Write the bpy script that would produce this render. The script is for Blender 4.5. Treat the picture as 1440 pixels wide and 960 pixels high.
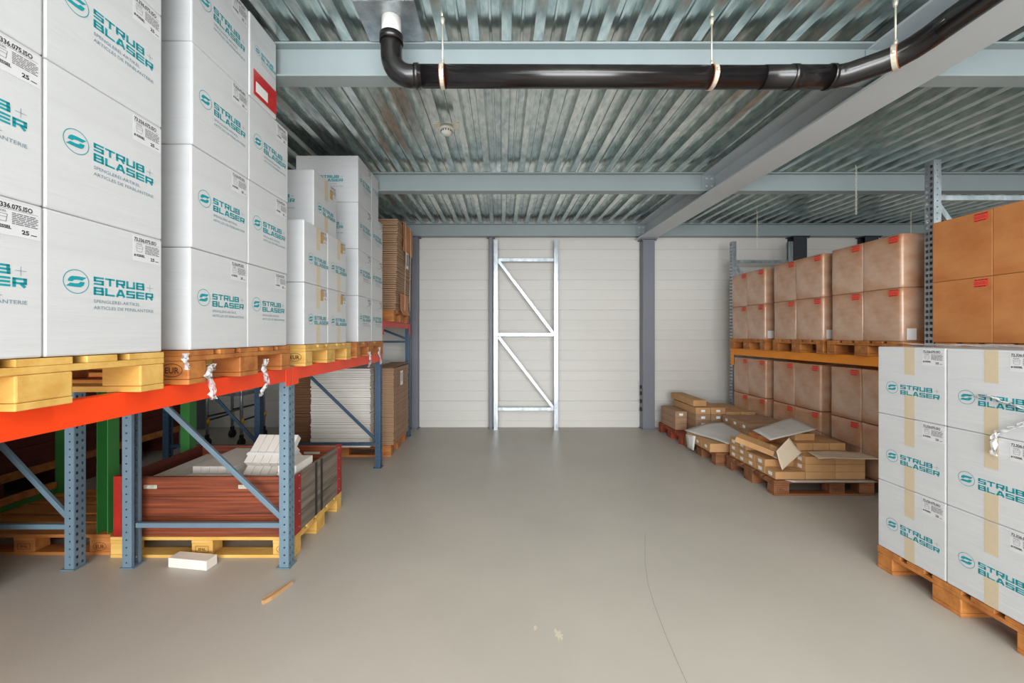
import bpy, bmesh, math, random
from mathutils import Vector, Matrix
random.seed(7)
PI = math.pi
for o in list(bpy.data.objects): bpy.data.objects.remove(o)
S = bpy.context.scene
C = S.collection

# ------------------------------------------------------------------ camera, light, exposure
H = 1.53                                   # eye height
cam_d = bpy.data.cameras.new('camera'); cam = bpy.data.objects.new('camera', cam_d); C.objects.link(cam)
cam.location = (0, 0, H); cam.rotation_euler = (PI/2, 0, 0)
cam_d.sensor_width = 36; cam_d.lens = 550/1440*36
cam_d.shift_x = 14/1440; cam_d.shift_y = -9/1440
cam_d.clip_start = 0.05
S.camera = cam
w = bpy.data.worlds.new('world'); S.world = w; w.use_nodes = True
w.node_tree.nodes['Background'].inputs[0].default_value = (0.86, 0.93, 1.0, 1)
w.node_tree.nodes['Background'].inputs[1].default_value = 1.3
def area(name, loc, rot, sx, sy, power, col=(1, 1, 1)):
    d = bpy.data.lights.new(name, 'AREA'); d.shape = 'RECTANGLE'; d.size = sx; d.size_y = sy
    d.energy = power; d.color = col
    o = bpy.data.objects.new(name, d); C.objects.link(o); o.location = loc; o.rotation_euler = rot
    return o
area('gate_daylight', (0.3, -5.0, 1.6), (PI/2, 0, 0), 7.4, 2.8, 620, (0.97, 0.98, 1.0))
# added fill lights to brighten floor and roof deck, above and behind the viewer
area('ceiling_fill', (0.4, -1.6, 3.15), (0, 0, 0), 4.4, 2.2, 130, (1, 0.97, 0.92))
area('ceiling_fill', (0.7, 1.2, 3.22), (0, 0, 0), 2.2, 0.3, 22, (1, 0.97, 0.92))
S.view_settings.view_transform = 'Standard'; S.view_settings.look = 'None'
S.view_settings.gamma = 1.0; S.view_settings.use_curve_mapping = False
S.view_settings.exposure = 0.28

# ------------------------------------------------------------------ materials
def lin(c):
    return tuple((x/255/12.92 if x/255 <= 0.04045 else ((x/255+0.055)/1.055)**2.4) for x in c)
def mat(name, col, rough=0.5, metal=0.0, var=0.0, vscale=(4, 4, 4), col2=None, bump=0.0, bscale=(20, 20, 20), coat=0.0, detail=4, coords='Object', coat_rough=0.15, spec=0.5, ramp=(0.35, 0.65)):
    m = bpy.data.materials.new(name); m.use_nodes = True
    nt = m.node_tree; b = nt.nodes['Principled BSDF']
    c1 = lin(col)
    b.inputs['Base Color'].default_value = (*c1, 1)
    b.inputs['Roughness'].default_value = rough; b.inputs['Metallic'].default_value = metal
    b.inputs['Specular IOR Level'].default_value = spec
    if coat:
        b.inputs['Coat Weight'].default_value = coat; b.inputs['Coat Roughness'].default_value = coat_rough
    tc = nt.nodes.new('ShaderNodeTexCoord')
    def noise(scale, det):
        mp = nt.nodes.new('ShaderNodeMapping'); mp.inputs['Scale'].default_value = scale
        nt.links.new(tc.outputs[coords], mp.inputs[0])
        n = nt.nodes.new('ShaderNodeTexNoise'); n.inputs['Scale'].default_value = 1; n.inputs['Detail'].default_value = det
        n.inputs['Roughness'].default_value = 0.6
        nt.links.new(mp.outputs[0], n.inputs['Vector']); return n
    if var or col2:
        c2 = lin(col2) if col2 else tuple(x*(1-var) for x in c1)
        n = noise(vscale, detail)
        r = nt.nodes.new('ShaderNodeValToRGB')
        r.color_ramp.elements[0].position = ramp[0]; r.color_ramp.elements[1].position = ramp[1]
        r.color_ramp.elements[0].color = (*c1, 1); r.color_ramp.elements[1].color = (*c2, 1)
        nt.links.new(n.outputs['Fac'], r.inputs[0]); nt.links.new(r.outputs[0], b.inputs['Base Color'])
    if bump:
        n2 = noise(bscale, 3); bm_ = nt.nodes.new('ShaderNodeBump')
        bm_.inputs['Strength'].default_value = bump; bm_.inputs['Distance'].default_value = 0.01
        nt.links.new(n2.outputs['Fac'], bm_.inputs['Height']); nt.links.new(bm_.outputs[0], b.inputs['Normal'])
        if coat: nt.links.new(bm_.outputs[0], b.inputs['Coat Normal'])
    return m
M = {}
M['floor'] = mat('floor_coating', (182, 176, 166), 0.42, var=0.10, vscale=(0.9, 0.9, 1), bump=0.04, bscale=(3, 3, 3), detail=8)
M['panel'] = mat('wall_panel_white', (208, 206, 200), 0.55, var=0.03, vscale=(0.5, 1, 6))
M['wallgrey'] = mat('side_wall_paint', (196, 193, 186), 0.7, var=0.05)
M['deck'] = mat('galvanised_deck', (232, 236, 232), 0.24, 0.95, col2=(180, 194, 193), vscale=(26, 9, 26), detail=8)
M['beam'] = mat('grey_green_steel_paint', (150, 162, 164), 0.5, var=0.05, vscale=(2, 2, 2))
M['maingrey'] = mat('grey_steel_paint', (196, 204, 209), 0.5, var=0.05, vscale=(2, 2, 2))
M['column'] = mat('slate_column_paint', (116, 119, 128), 0.5, var=0.06, vscale=(2, 2, 1))
M['galv'] = mat('galvanised_steel', (190, 196, 200), 0.32, 0.75, col2=(150, 158, 164), vscale=(14, 14, 5), detail=6)
M['zinc'] = mat('zinc_fitting', (225, 222, 205), 0.3, 0.5)
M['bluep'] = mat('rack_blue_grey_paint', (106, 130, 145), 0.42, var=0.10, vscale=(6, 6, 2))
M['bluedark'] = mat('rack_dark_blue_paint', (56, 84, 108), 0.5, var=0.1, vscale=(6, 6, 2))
M['orange'] = mat('beam_red_orange_paint', (252, 70, 14), 0.42, var=0.06, vscale=(3, 2, 3))
M['redor'] = mat('beam_red_paint', (205, 40, 20), 0.45, var=0.06)
M['yellowor'] = mat('beam_yellow_orange_paint', (247, 148, 8), 0.42, var=0.05)
M['green'] = mat('green_steel_paint', (52, 122, 56), 0.5, var=0.12, vscale=(5, 5, 2))
M['blackpl'] = mat('black_pipe_plastic', (20, 17, 19), 0.25, coat=0.3, bump=0.02, bscale=(6, 6, 6))
M['whitepl'] = mat('white_plastic', (232, 230, 224), 0.4)
M['rubber'] = mat('orange_brown_rubber', (150, 84, 44), 0.6)
M['blackrub'] = mat('black_rubber', (22, 22, 24), 0.7)
M['dark'] = mat('dark_metal', (52, 56, 62), 0.5)
M['wcard'] = mat('white_carton_board', (208, 210, 212), 0.42, var=0.05, vscale=(1.2, 2, 26), bump=0.22, bscale=(3, 3, 45), coat=0.25, coat_rough=0.2)
M['wcard2'] = mat('plain_white_board', (232, 228, 220), 0.6, var=0.04)
M['bcard'] = mat('brown_film_wrapped_board', (205, 172, 148), 0.45, col2=(180, 120, 74), vscale=(2.2, 2.2, 3.5), bump=0.25, bscale=(2.5, 2.5, 3), coat=0.7, coat_rough=0.16)
M['ocard'] = mat('orange_brown_board', (206, 138, 80), 0.6, col2=(190, 116, 62), vscale=(3, 3, 5), bump=0.1, bscale=(4, 4, 4))
M['kraft'] = mat('kraft_board', (196, 152, 104), 0.65, col2=(182, 138, 92), vscale=(5, 5, 5))
M['kraft2'] = mat('dull_kraft_board', (172, 138, 108), 0.7, col2=(154, 120, 92), vscale=(4, 4, 30))
M['kraftdark'] = mat('dark_kraft_board', (138, 96, 64), 0.7, col2=(120, 82, 54), vscale=(4, 4, 30))
M['greysheet'] = mat('grey_white_sheet_board', (206, 204, 200), 0.6, col2=(190, 188, 184), vscale=(4, 4, 4))
M['beige'] = mat('beige_board', (208, 190, 166), 0.65, var=0.05)
M['teal'] = mat('teal_print', (8, 150, 160), 0.5)
M['greyink'] = mat('grey_teal_print', (105, 135, 150), 0.5)
M['ink'] = mat('black_print', (48, 48, 52), 0.5)
M['paper'] = mat('white_paper', (236, 236, 234), 0.5)
M['labelbg'] = mat('label_paper', (214, 215, 218), 0.45)
M['tape'] = mat('beige_packing_tape', (208, 192, 162), 0.3, var=0.04, vscale=(30, 30, 8), coat=0.3)
M['ored'] = mat('red_label_print', (246, 78, 56), 0.5, var=0.1, vscale=(60, 60, 60))
M['redpouch'] = mat('red_pouch_plastic', (196, 16, 22), 0.25, coat=0.5, bump=0.1, bscale=(8, 8, 8))
M['ostick'] = mat('amber_sticker', (192, 150, 84), 0.5)
M['burn'] = mat('burned_mark', (78, 38, 18), 0.8)
M['crate'] = mat('red_brown_crate_wood', (150, 76, 46), 0.5, col2=(78, 34, 20), vscale=(1.1, 9, 55), ramp=(0.36, 0.66), bump=0.2, bscale=(3, 8, 40), detail=8)
M['cratedark'] = mat('dark_red_brown_wood', (104, 42, 26), 0.7, col2=(76, 30, 20), vscale=(2, 2, 16), detail=6)
M['cratered'] = mat('red_painted_metal', (172, 38, 26), 0.45, col2=(140, 26, 20), vscale=(8, 8, 8))
M['crategrey'] = mat('weathered_grey_wood', (138, 126, 112), 0.7, col2=(92, 82, 72), vscale=(6, 1.6, 26), bump=0.3, bscale=(6, 3, 40), detail=8)
M['blackstripe'] = mat('black_stripe_paint', (44, 42, 40), 0.7)
M['yellowknob'] = mat('yellow_plastic', (222, 165, 20), 0.4)
def wood(name, a, b_):
    return mat(name, a, 0.6, col2=b_, vscale=(3, 12, 12), bump=0.15, bscale=(4, 30, 30), detail=8)
M['pyellow'] = wood('new_yellow_pallet_wood', (226, 186, 104), (204, 156, 76))
M['porange'] = wood('aged_orange_pallet_wood', (200, 132, 66), (158, 92, 42))
M['pbrown'] = wood('old_brown_pallet_wood', (150, 98, 62), (104, 62, 38))
M['pred'] = wood('reddish_pallet_wood', (164, 74, 40), (112, 44, 26))
film = bpy.data.materials.new('clear_stretch_film'); film.use_nodes = True
nt = film.node_tree; pb = nt.nodes['Principled BSDF']
pb.inputs['Base Color'].default_value = (0.95, 0.96, 0.98, 1); pb.inputs['Roughness'].default_value = 0.15
pb.inputs['Alpha'].default_value = 0.5
tcn = nt.nodes.new('ShaderNodeTexCoord'); nn = nt.nodes.new('ShaderNodeTexNoise'); nn.inputs['Scale'].default_value = 30
bb = nt.nodes.new('ShaderNodeBump'); bb.inputs['Strength'].default_value = 0.9; bb.inputs['Distance'].default_value = 0.02
nt.links.new(tcn.outputs['Object'], nn.inputs['Vector']); nt.links.new(nn.outputs['Fac'], bb.inputs['Height']); nt.links.new(bb.outputs[0], pb.inputs['Normal'])
M['film'] = film

# ------------------------------------------------------------------ mesh helpers
class MB:
    def __init__(s): s.bm = bmesh.new()
    def box(s, x0, x1, y0, y1, z0, z1, mtx=None, bev=0.0):
        r = bmesh.ops.create_cube(s.bm, size=1)
        vs = r['verts']
        for v in vs:
            v.co = Vector(((x0+x1)/2+v.co.x*(x1-x0), (y0+y1)/2+v.co.y*(y1-y0), (z0+z1)/2+v.co.z*(z1-z0)))
        if bev:
            es = set(e for v in vs for e in v.link_edges)
            rr = bmesh.ops.bevel(s.bm, geom=list(es), offset=bev, segments=2, affect='EDGES', profile=0.5)
            vs = rr['verts']
            # bevel replaces every vertex of the cube
        if mtx is not None: bmesh.ops.transform(s.bm, matrix=mtx, verts=list(set(vs)))
        return s
    def prism(s, pts, axis, a0, a1):
        """closed outline pts extruded along an axis; pts are the two other coordinates in order"""
        def mk(p, a):
            return {'x': Vector((a, p[0], p[1])), 'y': Vector((p[0], a, p[1])), 'z': Vector((p[0], p[1], a))}[axis]
        A = [s.bm.verts.new(mk(p, a0)) for p in pts]; B = [s.bm.verts.new(mk(p, a1)) for p in pts]
        n = len(pts)
        for i in range(n): s.bm.faces.new((A[i], A[(i+1) % n], B[(i+1) % n], B[i]))
        s.bm.faces.new(A[::-1]); s.bm.faces.new(B)
        return s
    def quad(s, pts):
        s.bm.faces.new([s.bm.verts.new(Vector(p)) for p in pts]); return s
    def tube(s, path, r, n=16, cap=True):
        path = [Vector(p) for p in path]; rings = []
        rr = r if isinstance(r, (list, tuple)) else [r]*len(path)
        up = None
        for i, p in enumerate(path):
            d = (path[min(i+1, len(path)-1)]-path[max(i-1, 0)]).normalized()
            if up is None:
                up = Vector((0, 0, 1)) if abs(d.z) < 0.9 else Vector((0, 1, 0))
            a = d.cross(up).normalized(); b = a.cross(d).normalized(); up = b
            rings.append([s.bm.verts.new(p+(a*math.cos(2*PI*k/n)+b*math.sin(2*PI*k/n))*rr[i]) for k in range(n)])
        for i in range(len(rings)-1):
            for k in range(n):
                f = s.bm.faces.new((rings[i][k], rings[i][(k+1) % n], rings[i+1][(k+1) % n], rings[i+1][k])); f.smooth = True
        if cap: s.bm.faces.new(rings[0][::-1]); s.bm.faces.new(rings[-1])
        return s
    def build(s, name, m, parent=None, fix=True):
        if fix: bmesh.ops.recalc_face_normals(s.bm, faces=s.bm.faces)
        me = bpy.data.meshes.new(name); s.bm.to_mesh(me); s.bm.free()
        me.materials.append(m)
        o = bpy.data.objects.new(name, me); C.objects.link(o)
        if parent: o.parent = parent
        return o
def empty(name, loc=(0, 0, 0), rz=0):
    o = bpy.data.objects.new(name, None); C.objects.link(o); o.location = loc; o.rotation_euler = (0, 0, rz)
    o.empty_display_size = 0.1; return o
def tag(o, label, cat, group=None, kind=None):
    if label: o['label'] = label
    if cat: o['category'] = cat
    if group: o['group'] = group
    if kind: o['kind'] = kind
    return o
def struct(o): o['kind'] = 'structure'; return o
def copy_tree(o, parent=None):
    c = o.copy(); C.objects.link(c); c.parent = parent
    for ch in list(o.children): copy_tree(ch, c)
    return c
def frame_matrix(origin, u, v, n):
    m = Matrix((u, v, n)).transposed().to_4x4(); m.translation = Vector(origin); return m

# ------------------------------------------------------------------ the setting
def zdeck(y): return H+1.735+0.0193*(y-2.31)
XL, XR, YB, YW = -8.0, 8.5, -5.0, 6.5
struct(MB().box(XL, XR, YB-1, YW+0.12, -0.1, 0).build('floor', M['floor']))
# back wall: sandwich panels, deep joint every half metre and fine lines between
prof = [(YW, 0.0)]
z = 0.443-0.5; zs = []
while z < 3.6:
    for k, dp, hw in ((0, 0.014, 0.006), (1, 0.006, 0.004), (2, 0.006, 0.004)):
        zz = z+k*0.1667
        if 0.02 < zz < 3.5: zs.append((zz, dp, hw))
    z += 0.5
for zz, dp, hw in zs: prof += [(YW, zz-hw*1.6), (YW+dp, zz-hw), (YW+dp, zz+hw), (YW, zz+hw*1.6)]
prof += [(YW, 3.6), (YW+0.12, 3.6), (YW+0.12, 0)]
struct(MB().prism(prof, 'x', XL, XR).build('wall_back', M['panel']))
struct(MB().box(XL-0.12, XL, YB-1, YW+0.12, 0, 3.6).build('wall_left', M['wallgrey']))
struct(MB().box(XR, XR+0.12, YB-1, YW+0.12, 0, 3.6).build('wall_right', M['wallgrey']))
struct(MB().box(XL, -3.6, YB-0.3, YB-0.1, 0, 3.0).box(5.6, XR, YB-0.3, YB-0.1, 0, 3.0).box(-3.6, 5.6, YB-0.3, YB-0.1, 3.0, 3.1).build('wall_front', M['wallgrey']))  # unseen wall added so outside light enters only by its opening
# trapezoidal roof deck, ribs running away from the viewer
b = MB(); per = 0.1865; pts = []
x = -0.346-0.026-per*41
while x < XR:
    for dx, dz in ((0, 0), (0.052, 0), (0.066, 0.075), (0.107, 0.075), (0.111, 0.064), (0.124, 0.064), (0.128, 0.075), (0.169, 0.075), (0.183, 0)):
        pts.append((x+dx, dz))
    x += per
ys = [YB-1, YW+0.1]
rows = [[b.bm.verts.new((p[0], y, zdeck(y)+p[1])) for p in pts] for y in ys]
for i in range(len(pts)-1): b.bm.faces.new((rows[0][i], rows[1][i], rows[1][i+1], rows[0][i+1]))
rows2 = [[b.bm.verts.new((xx, y, zdeck(y)+0.16)) for xx in (pts[0][0], pts[-1][0])] for y in ys]
b.bm.faces.new((rows2[0][0], rows2[0][1], rows2[1][1], rows2[1][0]))
struct(b.build('ceiling', M['deck']))

def ibeam_pts(w_, h_, tf, tw):
    a, t = w_/2, tw/2
    return [(-a, 0), (a, 0), (a, tf), (t, tf), (t, h_-tf), (a, h_-tf), (a, h_), (-a, h_), (-a, h_-tf), (-t, h_-tf), (-t, tf), (-a, tf)]
XM = 2.345
def cross_beam(ynear, x0, x1, label, bz=0.202):
    zt = zdeck(ynear)-0.002
    o = empty('roof_beam', ((x0+x1)/2, ynear+0.053, zt-bz))
    P = ibeam_pts(0.106, bz, 0.011, 0.008)
    MB().prism([(p[0], p[1]) for p in P], 'x', x0-(x0+x1)/2, x1-(x0+x1)/2).build('beam_profile', M['beam'], o)
    tag(o, label, 'steel beam', 'grey cross beams under the roof deck')
    e = 1 if abs(x1-XM) < 0.3 else -1
    xe = (x1 if e > 0 else x0)-(x0+x1)/2
    pl = MB().box(min(xe, xe-e*0.15), max(xe, xe-e*0.15), -0.013, -0.005, 0.02, bz-0.02).build('connection_plate', M['beam'], o)
    bo = MB()
    for dx in (0.04, 0.1):
        for dz in (0.06, bz-0.06):
            bo.tube([(xe-e*dx, -0.013, dz), (xe-e*dx, -0.026, dz)], 0.013, 6)
    bo.build('bolts', M['maingrey'], pl)
    return o
names = [(2.31, 'nearest'), (4.25, 'second'), (6.34, 'wall-side')]
for i, (yb, nm) in enumerate(names):
    l1 = {0: 'grey steel cross beam left of main beam, nearest, behind the black pipe',
          1: 'grey steel cross beam left of main beam, middle of the three',
          2: 'grey steel cross beam along the top of white back wall, left of main beam'}[i]
    l2 = {0: 'grey steel cross beam right of main beam, nearest at upper right',
          1: 'grey steel cross beam right of main beam, behind the hanging chain',
          2: 'grey steel cross beam along top of back wall, right of main beam'}[i]
    cross_beam(yb, XL, XM-0.008, l1); cross_beam(yb, XM+0.008, XR, l2)
# main beam, sloping with the roof
o = empty('main_beam', (XM, 2.3, zdeck(2.3)-0.25))
b = MB(); P = ibeam_pts(0.29, 0.243, 0.016, 0.011)
A, B_ = [], []
for p in P:
    A.append(b.bm.verts.new((p[0], YB-1-2.3, p[1]+0.0193*(YB-1-2.3)))); B_.append(b.bm.verts.new((p[0], 6.33+0.14-2.3, p[1]+0.0193*(6.47-2.3))))
for i in range(12): b.bm.faces.new((A[i], A[(i+1) % 12], B_[(i+1) % 12], B_[i]))
b.bm.faces.new(A[::-1]); b.bm.faces.new(B_)
b.build('beam_profile', M['maingrey'], o)
tag(o, 'broad grey main steel beam running from upper right to the wall column', 'steel beam')

def column(x, wd, y0, y1, ztop, m, label, lip=False):
    o = empty('steel_column', (x, (y0+y1)/2, 0))
    d = (y1-y0)/2
    if lip:
        P = [(-wd/2, -d), (wd/2, -d), (wd/2, -d+0.012), (0.006, -d+0.012), (0.006, d-0.012), (wd/2, d-0.012), (wd/2, d), (-wd/2, d), (-wd/2, d-0.012), (-0.006, d-0.012), (-0.006, -d+0.012), (-wd/2, -d+0.012)]
        b = MB().prism(P, 'z', 0.012, ztop-0.012)
    else:
        b = MB().box(-wd/2, wd/2, -d, d, 0.012, ztop-0.012, bev=0.008)
    b.build('shaft', m, o)
    MB().box(-wd/2-0.015, wd/2+0.015, -d-0.01, d-0.002, 0, 0.012).build('base_plate', m, o)
    cp = MB().box(-wd/2-0.035, wd/2+0.035, -d-0.03, d-0.002, ztop-0.012, ztop).build('head_plate', m, o)
    bo = MB()
    for sx in (-1, 1): bo.tube([(sx*(wd/2+0.012), -d-0.012, ztop-0.012), (sx*(wd/2+0.012), -d-0.012, ztop-0.035)], 0.012, 6)
    bo.build('bolts', m, cp)
    tag(o, label, 'column'); return o
zmain = lambda y: zdeck(y)-0.25
zx = zdeck(6.34)-0.204
cc = column(2.375, 0.19, 6.32, 6.485, zmain(6.32)-0.004, M['column'], 'slate grey square steel column at the wall under the main beam')
b = MB()
for zz in (0.32, 0.45, 0.58, 0.68): b.box(-0.115, -0.0955, -0.02, 0.02, zz-0.03, zz+0.03, bev=0.003)
b.build('cable_clips', M['blackrub'], cc)
column(-1.42, 0.10, 6.33, 6.485, zx-0.004, M['column'], 'slate grey wall column at the left, beside the upper brown stack')
column(-0.185, 0.062, 6.36, 6.485, zx-0.004, M['column'], 'thin grey wall post beside the leaning galvanised frame')
column(4.84, 0.21, 6.34, 6.485, zx-0.004, M['dark'], 'dark wall column behind the right rack frame', lip=True)
column(6.0, 0.21, 6.34, 6.485, zx-0.004, M['dark'], 'dark wall column whose top peeks over the third wrapped brown load', lip=True)
column(-4.95, 0.14, 6.34, 6.485, zx-0.004, M['column'], 'grey wall column in the dark gap under the left rack')

# ------------------------------------------------------------------ racks
def perf(b, O, U, V, width, height, cols, pitch, off=0.0):
    """flat strip with real rectangular holes; O origin, U across, V up; cols = [(centre, half width, half height, phase)]"""
    O, U, V = Vector(O), Vector(U), Vector(V)
    edges = [0]
    for c, hw, hh, ph in cols: edges += [c-hw, c+hw]
    edges.append(width)
    for i in range(len(edges)-1):
        u0, u1 = edges[i], edges[i+1]
        if i % 2 == 0:
            b.quad([O+U*u0, O+U*u1, O+U*u1+V*height, O+U*u0+V*height])
        else:
            c, hw, hh, ph = cols[(i-1)//2]
            z = 0
            k = 0
            while True:
                zc = pitch*(k+0.5)+ph
                if zc+hh > height-0.01: break
                b.quad([O+U*u0+V*z, O+U*u1+V*z, O+U*u1+V*(zc-hh), O+U*u0+V*(zc-hh)])
                z = zc+hh; k += 1
            b.quad([O+U*u0+V*z, O+U*u1+V*z, O+U*u1+V*height, O+U*u0+V*height])
upr_cache = {}
def upright(height, m, parent, x, rz, big=False, wd=0.07, dp=0.06):
    """front face at x=0 facing +x, sides running back to -x; y from -wd/2 to wd/2"""
    key = (height, m.name, big)
    if key in upr_cache:
        src, fsrc = upr_cache[key]
        o = src.copy(); C.objects.link(o); f = fsrc.copy(); C.objects.link(f); f.parent = o
    else:
        b = MB(); h = height
        hw, hh = (0.011, 0.013) if big else (0.0075, 0.0095)
        perf(b, (0, -wd/2, 0), (0, 1, 0), (0, 0, 1), wd, h, [(wd*0.27, hw, hh, 0), (wd*0.73, hw, hh, 0.0 if big else 0.006)], 0.05)
        for sy in (-1, 1):
            perf(b, (0, sy*wd/2, 0), (-1, 0, 0), (0, 0, 1), dp, h, [(dp*0.45, 0.005, 0.005, 0.01)], 0.05)
            b.quad([(-dp, sy*wd/2, 0), (-dp, sy*(wd/2-0.018), 0), (-dp, sy*(wd/2-0.018), h), (-dp, sy*wd/2, h)])
        bmesh.ops.remove_doubles(b.bm, verts=b.bm.verts, dist=0.0002)
        o = b.build('upright', m, None, fix=False)
        md = o.modifiers.new('thickness', 'SOLIDIFY'); md.thickness = 0.003; md.offset = 0
        f = MB().box(-dp-0.02, 0.012, -wd/2-0.012, wd/2+0.012, 0.0, 0.006).build('foot_plate', m, o)
        upr_cache[key] = (o, f)
    o.parent = parent; o.location = (x, 0, 0.002); o.rotation_euler = (0, 0, rz)
    return o
def bar(name, p, q, wy, wz, m, parent):
    p, q = Vector(p), Vector(q); d = q-p; L = d.length
    ang = math.atan2(d.z, d.x)
    b = MB().box(0, L, -wy/2, wy/2, -wz/2, wz/2, bev=0.003)
    bmesh.ops.transform(b.bm, matrix=Matrix.Translation(p) @ Matrix.Rotation(-ang, 4, 'Y'), verts=b.bm.verts)
    return b.build(name, m, parent)
def rack_frame(xfront, xback, y, height, m, label, group, levels, down=False, big=False, name='rack_frame', brace=0.032):
    """frame plane across the aisle; xfront faces the aisle"""
    o = empty(name, (xfront, y, 0))
    s = 1 if xfront > xback else -1
    dx = xback-xfront
    upright(height, m, o, 0, 0 if s > 0 else PI, big)
    upright(height, m, o, dx, PI if s > 0 else 0, big)
    a, c = -s*0.064, dx+s*0.064
    for z_ in levels: bar('horizontal_brace', (a, 0, z_), (c, 0, z_), 0.026, brace, m, o)
    for z0, z1 in zip(levels[:-1], levels[1:]):
        if down: bar('diagonal_brace', (a, 0, z1-0.05), (c, 0, z0+0.05), 0.022, brace, m, o)
        else: bar('diagonal_brace', (a, 0, z0+0.05), (c, 0, z1-0.05), 0.022, brace, m, o)
    tag(o, label, 'rack frame', group); return o
def rack_beam(x, y0, y1, zb, zt, side, m, label, group, conn=0.0, th=0.045, name='rack_beam'):
    o = empty(name, (x, y0, zb))
    L = y1-y0
    d = th if side > 0 else -th
    xa, xb = min(0, -d), max(0, -d)
    MB().box(xa, xb, 0.001, L-0.001, 0, zt-zb, bev=0.004).build('beam_tube', m, o)
    for yy in (0.0, L):
        s0, s1 = (-0.045, 0.04) if yy == 0 else (-0.04, 0.045)
        e = 0.004
        xo = (0.0008, e+0.0008) if side > 0 else (-e-0.0008, -0.0008)
        MB().box(xo[0], xo[1], yy+s0+(0.008 if yy == 0 else 0), yy+s1-(0.008 if yy else 0), -conn, zt-zb, bev=0.0015).build('end_connector', m, o)
    tag(o, label, 'rack beam', group); return o
XF, XBK = -1.40, -2.49
Y1, Y2, Y3, Y0 = 2.60, 4.53, 5.93, 0.67
lv = [0.27, 1.42, 1.9]
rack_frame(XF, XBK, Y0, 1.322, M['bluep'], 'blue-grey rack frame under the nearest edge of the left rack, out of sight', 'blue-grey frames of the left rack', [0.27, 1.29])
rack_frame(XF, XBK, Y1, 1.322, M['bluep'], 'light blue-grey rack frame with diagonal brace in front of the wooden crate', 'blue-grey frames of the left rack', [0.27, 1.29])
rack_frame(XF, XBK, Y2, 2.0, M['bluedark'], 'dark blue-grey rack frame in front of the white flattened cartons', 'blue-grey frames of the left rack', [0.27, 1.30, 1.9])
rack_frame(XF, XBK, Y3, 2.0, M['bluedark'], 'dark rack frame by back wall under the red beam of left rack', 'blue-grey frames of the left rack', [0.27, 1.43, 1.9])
XS, XSB = -2.785, -3.90
rack_frame(XS, XSB, Y1-0.02, 2.0, M['bluep'], 'blue-grey rack frame at the left edge, behind the red beam, before empty pallet', 'frames of the rack behind', [0.27, 1.42, 1.9])
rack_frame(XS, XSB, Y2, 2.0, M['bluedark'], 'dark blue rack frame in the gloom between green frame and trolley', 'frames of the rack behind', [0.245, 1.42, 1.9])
ZB, ZT = 1.229, 1.318
rack_beam(XF+0.003, Y0+0.04, Y1-0.04, ZB, ZT, 1, M['orange'], 'red-orange rack beam under the two nearest pallets, facing the aisle', 'orange beams of left rack', 0.03)
rack_beam(XF+0.003, Y1+0.04, Y2-0.04, ZB, ZT, 1, M['orange'], 'red-orange rack beam facing aisle, above the white flattened cartons', 'orange beams of left rack', 0.03)
rack_beam(XF+0.003, Y2+0.04, Y3-0.04, 1.625, 1.70, 1, M['redor'], 'short red rack beam under the upper stack of brown flattened cartons', 'orange beams of left rack', 0.09)
rack_beam(XBK-0.003, Y0+0.04, Y1-0.04, ZB, ZT, -1, M['orange'], 'red-orange rear beam of left rack under the nearest pallets', 'rear beams of left rack', 0.03)
rack_beam(XBK-0.003, Y1+0.04, Y2-0.04, ZB, ZT, -1, M['orange'], 'red-orange rear beam of left rack above the flattened cartons', 'rear beams of left rack', 0.03)
rack_beam(XBK-0.003, Y2+0.04, Y3-0.04, 1.625, 1.70, -1, M['redor'], 'red rear beam beneath the upper stack of brown flattened cartons', 'rear beams of left rack', 0.03)
# right rack (galvanised)
XG, XGB = 3.56, 4.50
rack_frame(XG, XGB, 3.26, 2.975, M['galv'], 'tall galvanised rack frame between orange-brown load and wrapped brown loads', 'galvanised frames of the right rack', [0.3, 1.45, 2.67], big=True, brace=0.045, down=True)
rack_frame(XG, XGB, 6.08, 2.975, M['galv'], 'galvanised rack frame at the back wall, far end of right rack', 'galvanised frames of the right rack', [0.3, 1.45, 2.67], big=True, brace=0.045, down=True)
rack_frame(XG, XGB, 0.45, 2.975, M['galv'], 'galvanised rack frame beyond the right picture edge', 'galvanised frames of the right rack', [0.3, 1.45, 2.67], big=True, brace=0.045, down=True)
rack_beam(XG-0.003, 3.30, 6.04, ZB, ZT+0.01, -1, M['yellowor'], 'yellow-orange rack beam facing aisle under the three wrapped brown loads', 'orange beams of right rack', 0.16)
rack_beam(XGB+0.003, 3.30, 6.04, ZB, ZT+0.01, 1, M['yellowor'], 'yellow-orange rear beam under the three wrapped brown loads', 'orange beams of right rack', 0.03)
rack_beam(XG-0.003, 0.49, 3.22, ZB, ZT+0.01, -1, M['yellowor'], 'yellow-orange rack beam hidden behind the white cartons at right', 'orange beams of right rack', 0.03)
rack_beam(XGB+0.003, 0.49, 3.22, ZB, ZT+0.01, 1, M['yellowor'], 'yellow-orange rear beam under the unwrapped orange-brown load', 'orange beams of right rack', 0.03)
# galvanised frame leaning flat against the back wall
def wall_frame():
    o = empty('leaning_rack_frame', (0.385, 6.33, 0))
    for sx in (-1, 1):
        u = upright(3.06, M['galv'], o, sx*0.515, 0 if sx > 0 else PI)
        u.location.z = 0.002
    for z_ in (0.335, 1.54, 2.745): bar('horizontal_brace', (-0.45, 0, z_), (0.45, 0, z_), 0.03, 0.055, M['galv'], o)
    for z0, z1 in ((0.36, 1.50), (1.56, 2.72)): bar('diagonal_brace', (-0.44, -0.018, z1), (0.44, -0.018, z0), 0.02, 0.05, M['galv'], o)
    tag(o, 'galvanised rack frame with two diagonals standing against the white back wall', 'rack frame')
wall_frame()

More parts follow.
